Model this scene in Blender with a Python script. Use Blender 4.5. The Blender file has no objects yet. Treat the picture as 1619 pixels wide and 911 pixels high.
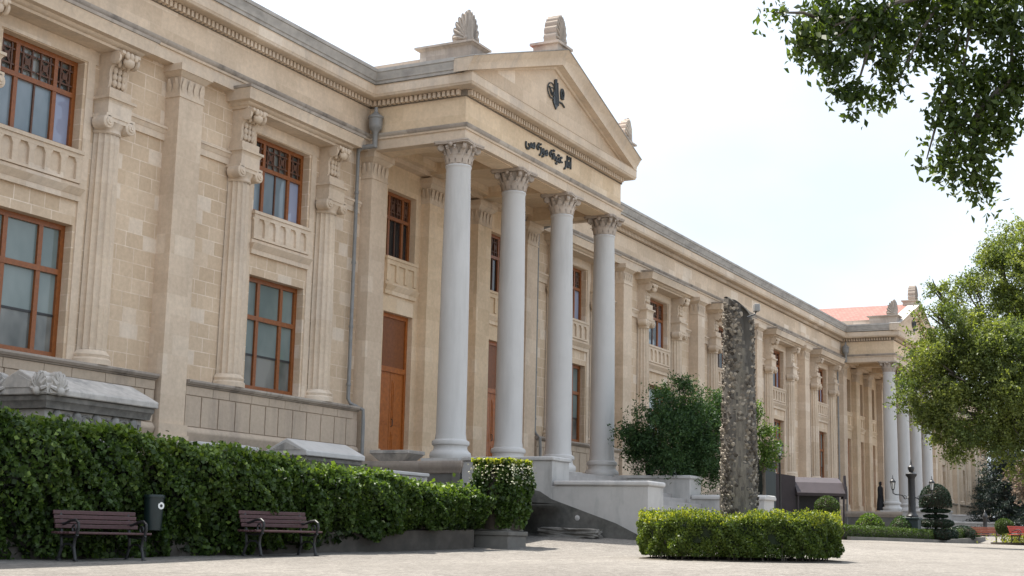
import bpy, bmesh, math, random
import numpy as np
from mathutils import Vector, Matrix
random.seed(7); rng = np.random.default_rng(11)
scn = bpy.context.scene
COL = scn.collection
R_ = math.radians

# ------------------------------------------------------------------ helpers
class MB:
    """collects verts/faces of ONE mesh"""
    def __init__(s): s.v=[]; s.f=[]; s.m=[]
    def add(s, vs, fs, m=0):
        o=len(s.v); s.v+= [tuple(v) for v in vs]
        for f in fs: s.f.append(tuple(i+o for i in f)); s.m.append(m)
        return s
    def box(s, x0,x1,y0,y1,z0,z1, m=0):
        vs=[(x0,y0,z0),(x1,y0,z0),(x1,y1,z0),(x0,y1,z0),(x0,y0,z1),(x1,y0,z1),(x1,y1,z1),(x0,y1,z1)]
        return s.add(vs,[(0,3,2,1),(4,5,6,7),(0,1,5,4),(1,2,6,5),(2,3,7,6),(3,0,4,7)],m)
    def frustum(s, x0,x1,y0,y1,z0,z1, a, b, m=0):
        """box whose top grows outwards by a (x) and b (y)"""
        vs=[(x0,y0,z0),(x1,y0,z0),(x1,y1,z0),(x0,y1,z0),(x0-a,y0-b,z1),(x1+a,y0-b,z1),(x1+a,y1+b,z1),(x0-a,y1+b,z1)]
        return s.add(vs,[(0,3,2,1),(4,5,6,7),(0,1,5,4),(1,2,6,5),(2,3,7,6),(3,0,4,7)],m)
    def lathe(s, prof, cx=0,cy=0, n=24, a0=0, a1=2*math.pi, m=0, sy=1.0):
        full=abs(a1-a0-2*math.pi)<1e-6; k=n if full else n+1
        vs=[(cx+r*math.cos(a0+(a1-a0)*i/n), cy+sy*r*math.sin(a0+(a1-a0)*i/n), z) for r,z in prof for i in range(k)]
        fs=[]
        for j in range(len(prof)-1):
            for i in range(n):
                i2=(i+1)%k
                fs.append((j*k+i, j*k+i2, (j+1)*k+i2, (j+1)*k+i))
        if full:
            if prof[0][0]>1e-6: fs.append(tuple(reversed(range(k))))
            if prof[-1][0]>1e-6: fs.append(tuple(range((len(prof)-1)*k,len(prof)*k)))
        return s.add(vs,fs,m)
    def tube(s, pts, r, n=8, m=0, r2=None):
        pts=[Vector(p) for p in pts]; L=len(pts)
        rs=[r+( (r2-r)*i/(L-1) if r2 is not None else 0) for i in range(L)] if not isinstance(r,(list,tuple)) else r
        vs=[]; up=None
        for i,p in enumerate(pts):
            t=(pts[min(i+1,L-1)]-pts[max(i-1,0)]).normalized()
            if up is None:
                up=Vector((0,0,1)) if abs(t.z)<.9 else Vector((1,0,0))
            a=t.cross(up)
            if a.length<1e-4: a=t.cross(Vector((0,1,0)))
            a.normalize(); b=a.cross(t).normalized(); up=b
            for k in range(n):
                c=math.cos(2*math.pi*k/n); q=math.sin(2*math.pi*k/n)
                vs.append(p+(a*c+b*q)*rs[i])
        fs=[]
        for i in range(L-1):
            for k in range(n):
                k2=(k+1)%n
                fs.append((i*n+k,i*n+k2,(i+1)*n+k2,(i+1)*n+k))
        fs.append(tuple(reversed(range(n)))); fs.append(tuple(range((L-1)*n,L*n)))
        return s.add(vs,fs,m)
    def prism(s, poly, axis, a, b, m=0):
        """extrude a 2D polygon along an axis: x:(y,z) y:(x,z) z:(x,y)"""
        def P(u,v,w): return {'x':(w,u,v),'y':(u,w,v),'z':(u,v,w)}[axis]
        n=len(poly)
        vs=[P(u,v,a) for u,v in poly]+[P(u,v,b) for u,v in poly]
        fs=[(i,(i+1)%n,n+(i+1)%n,n+i) for i in range(n)]
        fs+= [tuple(reversed(range(n))), tuple(range(n,2*n))]
        return s.add(vs,fs,m)
    def sweep(s, prof, path, m=0, caps=True):
        """prof (out,z) carried along a plan path with mitred corners; out = right-hand side of travel"""
        n=len(path); vs=[]; k=len(prof)
        def nrm(a,b):
            d=Vector((b[0]-a[0],b[1]-a[1])).normalized(); return Vector((d.y,-d.x))
        for i,p in enumerate(path):
            if i==0: o=nrm(path[0],path[1])
            elif i==n-1: o=nrm(path[-2],path[-1])
            else:
                a=nrm(path[i-1],p); b=nrm(p,path[i+1]); o=(a+b); o=o/ (o.dot(a))
            for (u,z) in prof: vs.append((p[0]+o.x*u,p[1]+o.y*u,z))
        fs=[]
        for i in range(n-1):
            for j in range(k-1):
                fs.append((i*k+j,(i+1)*k+j,(i+1)*k+j+1,i*k+j+1))
        if caps: fs+=[tuple(range(k)),tuple(reversed(range((n-1)*k,n*k)))]
        return s.add(vs,fs,m)
    def ball(s, c, r, n=10, m=0, sc=(1,1,1)):
        prof=[(math.sin(math.pi*i/n)*r, -math.cos(math.pi*i/n)*r) for i in range(n+1)]
        k=2*n; vs=[];fs=[]
        for rr,z in prof:
            for i in range(k):
                vs.append((c[0]+sc[0]*rr*math.cos(2*math.pi*i/k), c[1]+sc[1]*rr*math.sin(2*math.pi*i/k), c[2]+sc[2]*z))
        for j in range(n):
            for i in range(k): fs.append((j*k+i,j*k+(i+1)%k,(j+1)*k+(i+1)%k,(j+1)*k+i))
        return s.add(vs,fs,m)
    def xf(s, M, start=0):
        for i in range(start,len(s.v)): s.v[i]=tuple(M@Vector(s.v[i]))
        return s
    def build(s, name, mats, parent=None, smooth=True, bevel=0, loc=None, rotz=0):
        me=bpy.data.meshes.new(name); me.from_pydata(s.v,[],s.f)
        if not isinstance(mats,(list,tuple)): mats=[mats]
        for x in mats: me.materials.append(x)
        if len(mats)>1: me.polygons.foreach_set('material_index',s.m)
        bm=bmesh.new(); bm.from_mesh(me)
        bmesh.ops.remove_doubles(bm,verts=bm.verts,dist=1e-5)
        bmesh.ops.recalc_face_normals(bm,faces=bm.faces); bm.to_mesh(me); bm.free()
        if smooth:
            me.polygons.foreach_set('use_smooth',[True]*len(me.polygons)); me.set_sharp_from_angle(angle=R_(38))
        o=bpy.data.objects.new(name,me); COL.objects.link(o)
        if parent is not None: o.parent=parent
        if loc: o.location=loc
        if rotz: o.rotation_euler[2]=rotz
        if bevel:
            b=o.modifiers.new('bevel','BEVEL'); b.width=bevel; b.segments=2; b.limit_method='ANGLE'; b.angle_limit=R_(40)
        return o

def tag(o,label=None,cat=None,group=None,kind=None):
    if label: o['label']=label
    if cat: o['category']=cat
    if group: o['group']=group
    if kind: o['kind']=kind
    return o
def thing(name,label,cat,loc=(0,0,0),rotz=0,group=None):
    o=bpy.data.objects.new(name,None); COL.objects.link(o); o.location=loc; o.rotation_euler[2]=rotz
    o.empty_display_size=.3
    return tag(o,label,cat,group)
def dup_part(root,parent,off=None,loc=None):
    c=root.copy(); COL.objects.link(c); c.parent=parent
    if off: c.location=Vector(root.location)+Vector(off)
    for ch in list(root.children):
        d=ch.copy(); COL.objects.link(d); d.parent=c
    return c
def dup_thing(root,loc,rotz,label,group=None):
    r=root.copy(); COL.objects.link(r); r.location=loc; r.rotation_euler[2]=rotz; r['label']=label
    if group: r['group']=group
    for ch in list(root.children): dup_part(ch,r)
    return r

# ------------------------------------------------------------------ camera (50 mm, low, tilted up)
CF=Vector((0.871127,0.45966335,0.17276387)); CR=Vector((0.46318823,-0.88599232,0.02177787)); CU=Vector((-0.16307796,-0.0610509,0.98472248))
CP=Vector((-33.0318,-22.18167,1.6)); FPX=2249.99
cam=bpy.data.cameras.new('camera'); co=bpy.data.objects.new('camera',cam); COL.objects.link(co)
co.matrix_world=Matrix(((CR.x,CU.x,-CF.x,CP.x),(CR.y,CU.y,-CF.y,CP.y),(CR.z,CU.z,-CF.z,CP.z),(0,0,0,1)))
cam.sensor_width=36; cam.lens=36*FPX/1619; cam.clip_start=.1; cam.clip_end=3000
scn.camera=co
def at(x,y,D):
    """world point seen at photograph pixel x,y at depth D metres"""
    return CP+(CF+CR*((x-809.5)/FPX)-CU*((y-455.5)/FPX))*D

# ------------------------------------------------------------------ materials
def newmat(name):
    m=bpy.data.materials.new(name); m.use_nodes=True; nt=m.node_tree
    return m,nt,nt.nodes['Principled BSDF']
def N(nt,t,**kw):
    n=nt.nodes.new(t)
    for k,v in kw.items():
        if k in n.inputs: n.inputs[k].default_value=v
        else: setattr(n,k,v)
    return n
def L(nt,a,b): nt.links.new(a,b)
def ramp(nt,fac,stops):
    r=N(nt,'ShaderNodeValToRGB'); e=r.color_ramp.elements
    while len(e)<len(stops): e.new(.5)
    for i,(p,c) in enumerate(stops):
        e[i].position=p; e[i].color=(c,c,c,1) if not isinstance(c,tuple) else (*c,1)
    L(nt,fac,r.inputs[0]); return r.outputs[0]
def mulc(nt,a,b,fac=1.0,mode='MULTIPLY'):
    x=N(nt,'ShaderNodeMix',data_type='RGBA',blend_type=mode); x.inputs[0].default_value=fac
    for s,i in ((a,6),(b,7)):
        if isinstance(s,tuple): x.inputs[i].default_value=(*s,1)
        else: L(nt,s,x.inputs[i])
    return x.outputs[2]
def mixf(nt,f,a,b):
    x=N(nt,'ShaderNodeMix',data_type='RGBA'); L(nt,f,x.inputs[0])
    for s,i in ((a,6),(b,7)):
        if isinstance(s,tuple): x.inputs[i].default_value=(*s,1)
        else: L(nt,s,x.inputs[i])
    return x.outputs[2]
def wnoise(nt,scale=(1,1,1),s=1.0,detail=5,rough=.6):
    g=N(nt,'ShaderNodeNewGeometry'); mp=N(nt,'ShaderNodeMapping'); mp.inputs['Scale'].default_value=scale
    L(nt,g.outputs['Position'],mp.inputs['Vector'])
    n=N(nt,'ShaderNodeTexNoise'); n.inputs['Scale'].default_value=s; n.inputs['Detail'].default_value=detail; n.inputs['Roughness'].default_value=rough
    L(nt,mp.outputs[0],n.inputs['Vector']); return n.outputs['Fac']
def bump(nt,bsdf,h,strength=.3,dist=.02):
    b=N(nt,'ShaderNodeBump'); b.inputs['Strength'].default_value=strength; b.inputs['Distance'].default_value=dist
    L(nt,h,b.inputs['Height']); L(nt,b.outputs[0],bsdf.inputs['Normal'])

def stone(name,c_lo,c_hi,c_rep,bw,bh,mortar,joint=.006,stain=.6,stain_c=(.34,.31,.29),mort_mix=.7,rough=.85):
    m,nt,B=newmat(name)
    g=N(nt,'ShaderNodeNewGeometry'); sp=N(nt,'ShaderNodeSeparateXYZ'); L(nt,g.outputs['Position'],sp.inputs[0])
    ad=N(nt,'ShaderNodeMath',operation='ADD'); L(nt,sp.outputs[0],ad.inputs[0]); L(nt,sp.outputs[1],ad.inputs[1])
    cb=N(nt,'ShaderNodeCombineXYZ'); L(nt,ad.outputs[0],cb.inputs[0]); L(nt,sp.outputs[2],cb.inputs[1])
    # two courses of different length, swapped by a slow noise, so the coursing is not regular
    br=N(nt,'ShaderNodeTexBrick',offset=.5,squash=.75,squash_frequency=3)
    br.inputs['Color1'].default_value=(0,0,0,1); br.inputs['Color2'].default_value=(1,1,1,1); br.inputs['Mortar'].default_value=(.5,.5,.5,1)
    for k,v in (('Scale',1),('Mortar Size',joint),('Mortar Smooth',.35),('Bias',0),('Brick Width',bw),('Row Height',bh)): br.inputs[k].default_value=v
    L(nt,cb.outputs[0],br.inputs['Vector'])
    mid=tuple((a+b)/2 for a,b in zip(c_lo,c_hi))
    col=ramp(nt,br.outputs['Color'],[(0,c_lo),(.45,mid),(.86,c_hi),(.95,c_rep)])
    big=wnoise(nt,(1,1,1),.35,4); col=mulc(nt,col,ramp(nt,big,[(.3,(.86,.84,.82)),(.7,(1.08,1.06,1.03))]))
    f=N(nt,'ShaderNodeMath',operation='MULTIPLY'); L(nt,br.outputs['Fac'],f.inputs[0]); f.inputs[1].default_value=mort_mix
    jn=wnoise(nt,(1,1,1),1.3,3); jr=N(nt,'ShaderNodeMath',operation='MULTIPLY'); L(nt,f.outputs[0],jr.inputs[0]); L(nt,ramp(nt,jn,[(.35,.1),(.6,1.0)]),jr.inputs[1])
    col=mixf(nt,jr.outputs[0],col,mortar)
    st=wnoise(nt,(1.6,1.6,.22),1.1,6,.65)
    stf=ramp(nt,st,[(.52,0.0),(.72,stain)])
    col=mixf(nt,stf,col,stain_c)
    fine=wnoise(nt,(1,1,1),9,6,.7); col=mulc(nt,col,ramp(nt,fine,[(.3,(.88,.88,.87)),(.7,(1.07,1.07,1.07))]))
    L(nt,col,B.inputs['Base Color']); B.inputs['Roughness'].default_value=rough
    B.inputs['Specular IOR Level'].default_value=.25
    bump(nt,B,fine,.35,.012)
    return m
def plain(name,col,rough=.6,var=.15,scale=6,metal=0,bmp=.15,spec=.4,stain=None,sscale=(1,1,.3)):
    m,nt,B=newmat(name)
    n=wnoise(nt,(1,1,1),scale,5)
    c=mulc(nt,col,ramp(nt,n,[(.3,1-var),(.7,1+var)]))
    if stain:
        s=wnoise(nt,sscale,1.5,6,.65); c=mixf(nt,ramp(nt,s,[(.5,0.0),(.68,stain[1])]),c,stain[0])
    L(nt,c,B.inputs['Base Color']); B.inputs['Roughness'].default_value=rough; B.inputs['Metallic'].default_value=metal
    B.inputs['Specular IOR Level'].default_value=spec
    if bmp: bump(nt,B,n,bmp,.01)
    return m
def leafmat(name,lo,hi,trans=.35,rough=.5,tl=None,ps=.9,pc=0):
    m,nt,B=newmat(name)
    g=N(nt,'ShaderNodeNewGeometry')
    c=ramp(nt,g.outputs['Random Per Island'],[(0,lo),(.75,hi),(1,tuple(min(1,x*1.35) for x in hi))])
    big=wnoise(nt,(1,1,1),ps,3); c=mulc(nt,c,ramp(nt,big,[(.35,(.75-pc,.8-pc*.8,.75-pc*.5)),(.65,(1.15+pc,1.1+pc*.7,1.0))]))
    L(nt,c,B.inputs['Base Color']); B.inputs['Roughness'].default_value=rough; B.inputs['Specular IOR Level'].default_value=.35
    t=N(nt,'ShaderNodeBsdfTranslucent'); tc=mulc(nt,c,tl or (1.5,1.5,.5)); L(nt,tc,t.inputs[0])
    mx=N(nt,'ShaderNodeMixShader'); mx.inputs[0].default_value=trans
    L(nt,B.outputs[0],mx.inputs[1]); L(nt,t.outputs[0],mx.inputs[2])
    L(nt,mx.outputs[0],nt.nodes['Material Output'].inputs[0])
    return m

M={}
M['ashlar']=stone('limestone ashlar',(0.555,0.424,0.299),(0.645,0.510,0.377),(0.710,0.602,0.491),.56,.34,(0.774,0.651,0.527),joint=.012,stain=.35,stain_c=(0.477,0.356,0.251),mort_mix=.85)
M['pilaster']=stone('pale pilaster limestone',(0.594,0.473,0.359),(0.658,0.534,0.413),(0.697,0.583,0.466),1.1,.46,(0.645,0.541,0.425),stain=.35,stain_c=(0.439,0.350,0.264),mort_mix=.45)
M['frieze']=stone('limestone frieze blocks',(0.580,0.457,0.338),(0.689,0.552,0.419),(0.769,0.656,0.539),1.05,.42,(0.675,0.552,0.426),stain=.35,stain_c=(0.445,0.360,0.276),mort_mix=.4)
M['trim']=stone('carved limestone trim',(0.594,0.479,0.365),(0.658,0.541,0.425),(0.697,0.589,0.479),1.3,.9,(0.464,0.381,0.299),joint=.004,stain=.45,stain_c=(0.388,0.332,0.288),mort_mix=.3)
M['grey']=stone('weathered grey limestone',(0.428,0.361,0.307),(0.514,0.442,0.381),(0.562,0.489,0.431),1.2,.7,(0.306,0.268,0.239),joint=.004,stain=.75,stain_c=(0.233,0.204,0.187),mort_mix=.4)
M['soot']=stone('sooty ledge limestone',(0.340,0.295,0.255),(0.412,0.360,0.314),(0.474,0.420,0.363),1.4,.9,(0.258,0.230,0.206),joint=.004,stain=.9,stain_c=(0.134,0.118,0.106),mort_mix=.3)
M['plinth']=stone('plinth slabs of limestone',(0.480,0.389,0.301),(0.565,0.458,0.362),(0.601,0.503,0.401),2.3,1.7,(0.360,0.297,0.235),joint=.004,stain=.5,stain_c=(0.252,0.206,0.173),mort_mix=.2)
M['inner']=stone('warm portico limestone',(0.646,0.496,0.337),(0.727,0.569,0.401),(0.756,0.614,0.459),.9,.42,(0.604,0.484,0.357),stain=.3,stain_c=(0.453,0.366,0.280),mort_mix=.3)
M['gutter']=plain('weathered grey gutter',(.40,.37,.335),.8,.15,4,stain=((.20,.185,.17),.65),sscale=(.6,.6,1.5))
M['column']=plain('grey white column paint',(.53,.51,.485),.55,.03,1.5,bmp=.03,spec=.3,stain=((.43,.41,.385),.65),sscale=(1.5,1.5,.2))
M['white']=plain('grey white plaster',(.44,.42,.395),.7,.08,2.5,bmp=.1,stain=((.27,.265,.25),.7),sscale=(1.3,1.3,.35))
M['coping']=plain('white marble coping',(.49,.47,.445),.6,.08,3,bmp=.08,stain=((.31,.305,.30),.5))
M['dirty']=plain('dark mottled cement',(.12,.113,.10),.9,.25,5,stain=((.05,.05,.043),.8),sscale=(1,1,1))
M['podium']=plain('dark grey podium stone',(.155,.145,.13),.85,.2,3,stain=((.12,.115,.10),.7),sscale=(1,1,.6))  # dark grey tone for podium, planter, kerb and trough inside
M['footing']=plain('dirty brown grey wall footing',(.075,.066,.056),.9,.25,4,stain=((.05,.047,.04),.8),sscale=(1,1,1))
M['steps']=plain('worn marble steps',(.36,.335,.315),.7,.12,3,stain=((.3,.28,.26),.5))
M['marble']=plain('weathered marble',(.46,.425,.385),.7,.18,5,bmp=.4,stain=((.20,.195,.185),.8),sscale=(1.3,1.3,.7))
M['relief']=plain('dirty carved marble',(.27,.255,.235),.85,.25,7,bmp=.5,stain=((.12,.115,.105),.8),sscale=(2,2,1.5))
M['marble_white']=plain('pale marble lid',(.52,.495,.465),.6,.08,4,bmp=.25,stain=((.4,.39,.38),.5))
M['wood']=plain('varnished orange brown wood',(.225,.070,.016),.4,.2,14,spec=.45)
M['wood_dark']=plain('dark brown lattice wood',(.10,.042,.022),.5,.25,14)  # darker brown wood of the lattice bars
M['door']=plain('polished brown door wood',(.34,.10,.017),.38,.25,10,spec=.45)
M['door_dark']=plain('dark brown transom wood',(.19,.06,.016),.45,.2,10)
M['lead']=plain('grey painted metal pipe',(.23,.225,.215),.5,.12,5,spec=.4)
M['iron']=plain('black cast iron',(.018,.018,.019),.45,.3,20,spec=.5)
M['iron_green']=plain('dark green cast iron',(.02,.035,.036),.45,.25,12,spec=.5)
M['slat']=plain('purple brown bench slats',(.075,.036,.037),.5,.22,16,spec=.4)
M['rust']=plain('faded red brown slats',(.24,.085,.05),.55,.2,16)
M['red']=plain('faded red bench paint',(.42,.07,.05),.5,.12,8)
M['bin']=plain('dark green plastic bin',(.007,.016,.015),.4,.15,8,spec=.5)
M['sticker']=plain('white round sticker',(.75,.75,.72),.4,.05,10,bmp=0)
M['emblem']=plain('dark bronze calligraphy',(.035,.04,.042),.45,.2,12)
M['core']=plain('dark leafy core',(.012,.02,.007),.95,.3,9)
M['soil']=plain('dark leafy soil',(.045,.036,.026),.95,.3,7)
M['awning']=plain('dark plum brown metal awning',(.05,.038,.041),.5,.12,3)
M['lampglass']=plain('frosted lantern glass',(.62,.62,.60),.25,.05,5,bmp=0,spec=.5)
M['skin']=plain('skin',(.42,.25,.18),.6,.05,8,bmp=0)
M['cloth']=plain('black cloth',(.014,.014,.016),.85,.2,10)
M['bluecloth']=plain('blue mark',(.05,.10,.30),.6,.05,5,bmp=0)
M['bagwhite']=plain('white bag plastic',(.72,.73,.76),.4,.05,5,bmp=0)
M['roughstone']=plain('rough old stone',(.19,.175,.155),.9,.3,6,bmp=.6,stain=((.1,.095,.085),.7),sscale=(1.5,1.5,1.5))

def tilemat():
    m,nt,B=newmat('red roof tiles')
    g=N(nt,'ShaderNodeNewGeometry'); mp=N(nt,'ShaderNodeMapping'); mp.inputs['Rotation'].default_value=(0,0,R_(90))
    L(nt,g.outputs['Position'],mp.inputs[0])
    br=N(nt,'ShaderNodeTexBrick'); L(nt,mp.outputs[0],br.inputs['Vector'])
    for k,v in (('Scale',1),('Mortar Size',.02),('Brick Width',.24),('Row Height',.32)): br.inputs[k].default_value=v
    br.inputs['Color1'].default_value=(.21,.078,.058,1); br.inputs['Color2'].default_value=(.27,.115,.09,1); br.inputs['Mortar'].default_value=(.15,.05,.04,1)
    L(nt,br.outputs['Color'],B.inputs['Base Color']); B.inputs['Roughness'].default_value=.8; bump(nt,B,br.outputs['Fac'],-.6,.03); return m
M['tile']=tilemat()
def glassmat(name,c1,c2,rough=.03):
    m,nt,B=newmat(name)
    n=wnoise(nt,(1,1,.6),.9,3); c=ramp(nt,n,[(.35,c1),(.65,c2)])
    L(nt,c,B.inputs['Base Color']); B.inputs['Roughness'].default_value=rough; B.inputs['IOR'].default_value=1.5
    B.inputs['Specular IOR Level'].default_value=.5
    w=wnoise(nt,(1,1,1),.6,2); bump(nt,B,w,.05,.02)
    return m
M['glass_pale']=glassmat('window glass with painted lavender reflection',(.24,.265,.36),(.29,.315,.41))  # bright reflection in the right upper panes painted into the base colour
M['dentil_bed']=plain('dark dentil bed',(.20,.165,.13),.9,.2,6)  # bed darker than the dentils, so the gaps stand out
M['glass_upper']=glassmat('window glass over blue grey blind',(.14,.18,.205),(.22,.26,.29))
M['glass']=glassmat('window glass over drawn blinds',(.13,.165,.157),(.20,.235,.222))
M['glass_low']=glassmat('window glass over dim room',(.055,.06,.055),(.24,.24,.22))
M['glass_dark']=glassmat('dark unlit window glass',(.012,.012,.013),(.03,.03,.03))

def gravelmat():
    m,nt,B=newmat('pale gravel plaza')
    n1=wnoise(nt,(1,1,1),.25,4); n2=wnoise(nt,(1,1,1),3.5,5,.75); n3=wnoise(nt,(1,1,1),16,5,.85)
    c=ramp(nt,n1,[(.3,(.172,.161,.149)),(.7,(.228,.216,.20))])
    c=mulc(nt,c,ramp(nt,n2,[(.32,(.74,.735,.72)),(.68,(1.18,1.17,1.15))]))
    c=mulc(nt,c,ramp(nt,n3,[(.35,(.55,.54,.53)),(.6,(1.28,1.27,1.26))]))
    L(nt,c,B.inputs['Base Color']); B.inputs['Roughness'].default_value=.95; B.inputs['Specular IOR Level'].default_value=.15
    mx=N(nt,'ShaderNodeMath',operation='ADD'); L(nt,n3,mx.inputs[0]); L(nt,n2,mx.inputs[1]); bump(nt,B,mx.outputs[0],.9,.03)
    return m
M['gravel']=gravelmat()
def barkmat(name,a,b,s=6):
    m,nt,B=newmat(name); n=wnoise(nt,(1,1,.25),s,6,.7); L(nt,ramp(nt,n,[(.3,a),(.7,b)]),B.inputs['Base Color'])
    B.inputs['Roughness'].default_value=.95; bump(nt,B,n,.8,.03); return m
M['bark']=barkmat('grey brown bark',(.05,.042,.034),(.16,.135,.11))
M['palm']=barkmat('dark palm fibre',(.03,.026,.022),(.14,.125,.105),7)
M['worn']=barkmat('worn grey palm wood',(.06,.05,.039),(.215,.19,.15),11)
M['palmdark']=barkmat('dark hollow palm fibre',(.025,.022,.018),(.09,.08,.066),5)
def scalemat():
    m,nt,B=newmat('weathered palm leaf bases'); g=N(nt,'ShaderNodeNewGeometry'); n=wnoise(nt,(1,1,.5),16,5,.7)
    c=mulc(nt,ramp(nt,g.outputs['Random Per Island'],[(0,(.04,.032,.024)),(.5,(.135,.113,.088)),(.8,(.245,.21,.165)),(1,(.36,.315,.255))]),ramp(nt,n,[(.3,.6),(.7,1.3)])); L(nt,c,B.inputs['Base Color']); B.inputs['Roughness'].default_value=.95; bump(nt,B,n,.6,.02); return m
M['scale']=scalemat()
M['ivy']=leafmat('ivy leaves',(0.0217,0.0476,0.0099),(0.0614,0.1040,0.0217),.30)
M['ivy_toplight']=leafmat('ivy leaves with painted top light',(0.0729,0.1312,0.0219),(0.1458,0.2114,0.0437),.35)  # sky brightness on the hedge top painted into a lighter leaf colour
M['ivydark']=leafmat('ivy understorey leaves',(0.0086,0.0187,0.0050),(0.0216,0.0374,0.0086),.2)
M['box']=leafmat('boxwood leaves',(0.0386,0.0703,0.0133),(0.1028,0.1452,0.0291),.35)
M['toplight_leaf']=leafmat('yellow green leaves with painted top light',(0.1390,0.1711,0.0213),(0.2566,0.2780,0.0428),.5)  # sun glow on bush and hedge tops painted as yellow green colour
M['boxfar']=leafmat('clipped hedge leaves',(0.0252,0.0504,0.0101),(0.0576,0.0972,0.0180),.32)
M['yew']=leafmat('dark yew needles',(0.0072,0.0216,0.0115),(0.0158,0.0396,0.0202),.12)
M['laurel']=leafmat('glossy laurel leaves',(0.0204,0.0524,0.0191),(0.0524,0.1021,0.0350),.28,.6)
M['laurel_light']=leafmat('light green young leaves',(0.0450,0.0900,0.0180),(0.1080,0.1710,0.0405),.4)
M['tree']=leafmat('ash tree leaves',(0.0645,0.0903,0.0284),(0.1720,0.2107,0.0731),.45,ps=.55,pc=.16)
M['near']=leafmat('overhanging tree leaves',(0.0247,0.0471,0.0112),(0.0731,0.1067,0.0247),.42,.5)
M['cedar']=leafmat('blue dark conifer needles',(0.0115,0.0216,0.0202),(0.0252,0.0396,0.0360),.1)
M['pinkleaf']=leafmat('pale pinkish blossom leaves',(0.1152,0.0936,0.0720),(0.2592,0.2016,0.1728),.4,tl=(1.1,1,.9))
M['yellowleaf']=leafmat('yellow green border leaves',(0.1008,0.1224,0.0216),(0.2160,0.2304,0.0504),.4)
M['flower']=leafmat('cream blossom petals',(0.3960,0.3960,0.2880),(0.5760,0.5760,0.4752),.3,tl=(1,1,.9))

# ------------------------------------------------------------------ leaves
def leafmesh(name,P,size,mat,parent=None,up=.3,asp=.55,dirs=None,jit=.35,sizes=None,loc=None,extra=None,kind=None):
    """one mesh of many folded leaf faces; P (n,3)"""
    n=len(P); d=rng.normal(size=(n,3))
    if dirs is not None: d=dirs+d*jit
    else: d[:,2]-=up
    d/=np.linalg.norm(d,axis=1)[:,None]
    s=np.cross(d,rng.normal(size=(n,3))); s/=np.linalg.norm(s,axis=1)[:,None]; nn=np.cross(d,s)
    z=size*(.65+.7*rng.random(n)) if sizes is None else sizes
    z=z[:,None]
    v=np.empty((n,4,3)); v[:,0]=P-d*z*.5; v[:,1]=P+s*z*asp*.5+nn*z*.12; v[:,2]=P+d*z*.5; v[:,3]=P-s*z*asp*.5+nn*z*.12
    me=bpy.data.meshes.new(name); me.vertices.add(4*n); me.vertices.foreach_set('co',v.ravel())
    me.loops.add(4*n); me.loops.foreach_set('vertex_index',np.arange(4*n))
    me.polygons.add(n); me.polygons.foreach_set('loop_start',np.arange(0,4*n,4)); me.polygons.foreach_set('loop_total',np.full(n,4))
    me.update(); me.validate()
    mats=mat if isinstance(mat,(list,tuple)) else [mat]
    for m in mats: me.materials.append(m)
    if extra is not None: me.polygons.foreach_set('material_index',extra)
    o=bpy.data.objects.new(name,me); COL.objects.link(o)
    if parent is not None: o.parent=parent
    if loc: o.location=loc
    return o
def sph(n,r=1,shell=.5):
    p=rng.normal(size=(n,3)); p/=np.linalg.norm(p,axis=1)[:,None]
    return p*(r*(shell+(1-shell)*rng.random(n)**.5))[:,None]
def twigs(cent,rad,dens,ln=.38,droop=.25,sq=.85,m=13,sp=.045):
    out=[]
    for c,r in zip(cent,rad):
        k=max(8,int(dens*r*r)); p=sph(k,r,.35); p[:,2]*=sq
        d=p/np.maximum(np.linalg.norm(p,axis=1),1e-6)[:,None]+rng.normal(size=(k,3))*.55; d[:,2]-=droop; d/=np.linalg.norm(d,axis=1)[:,None]
        L_=ln*(.5+rng.random(k)); u=np.linspace(-.35,.75,m)
        q=(np.array(c)+p)[:,None,:]+d[:,None,:]*(L_[:,None]*u)[:,:,None]+rng.normal(size=(k,m,3))*sp
        out.append(q.reshape(-1,3))
    return np.concatenate(out)
def clumps(cent,rad,per,shell=.35,sq=(1,1,.8)):
    out=[]
    for c,r in zip(cent,rad):
        k=int(per*r*r*10); out.append(np.array(c)+sph(k,r,shell)*np.array(sq))
    return np.concatenate(out)

# ------------------------------------------------------------------ ground (smooth surface through surveyed points)
GP=[(-15.07,-5.12,1.07),(-11.23,-5.9,1.18),(-22,-3.2,.98),(-4.5,-7.2,1.36),(-.6,-6.2,1.72),(-.6,-8.8,1.6),(-8.13,-13.78,1.27),(-5,-12.6,1.30),(-1,-13,1.42),(10,-10,1.66),(38.7,-10.2,1.74),(23.4,-7.4,1.84),(40.5,-9.4,2.05),(33,-12.6,1.76),(36.9,-11.4,1.80),(25,-12,1.70),(-19,-14,1.02),(-20,-25,.75),(-28,-20,.45),(-33,-22.2,.08),(-33,-26,.1),(-34,-12,.3),(-40,-4,.5),(-45,-25,.1),(60,-12,2.1),(60,-40,1.8),(20,-40,1.3),(100,-20,2.3),(100,5,2.6),(30,2,2.0),(10.5,-2,1.85),(60,2,2.3),(-30,2,1.0),(-60,10,.5),(-60,-60,.2),(20,-70,1.2),(110,-70,2)]
G=np.array(GP); 
def _U(r2): return np.where(r2>1e-9, r2*np.log(r2+1e-12)*.5,0)
def _tps():
    n=len(G); d2=((G[:,None,:2]-G[None,:,:2])**2).sum(2); K=_U(d2)+np.eye(n)*2.0
    Pm=np.c_[np.ones(n),G[:,:2]]; A=np.zeros((n+3,n+3)); A[:n,:n]=K; A[:n,n:]=Pm; A[n:,:n]=Pm.T
    return np.linalg.solve(A,np.r_[G[:,2],0,0,0])
_W=_tps()
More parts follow.
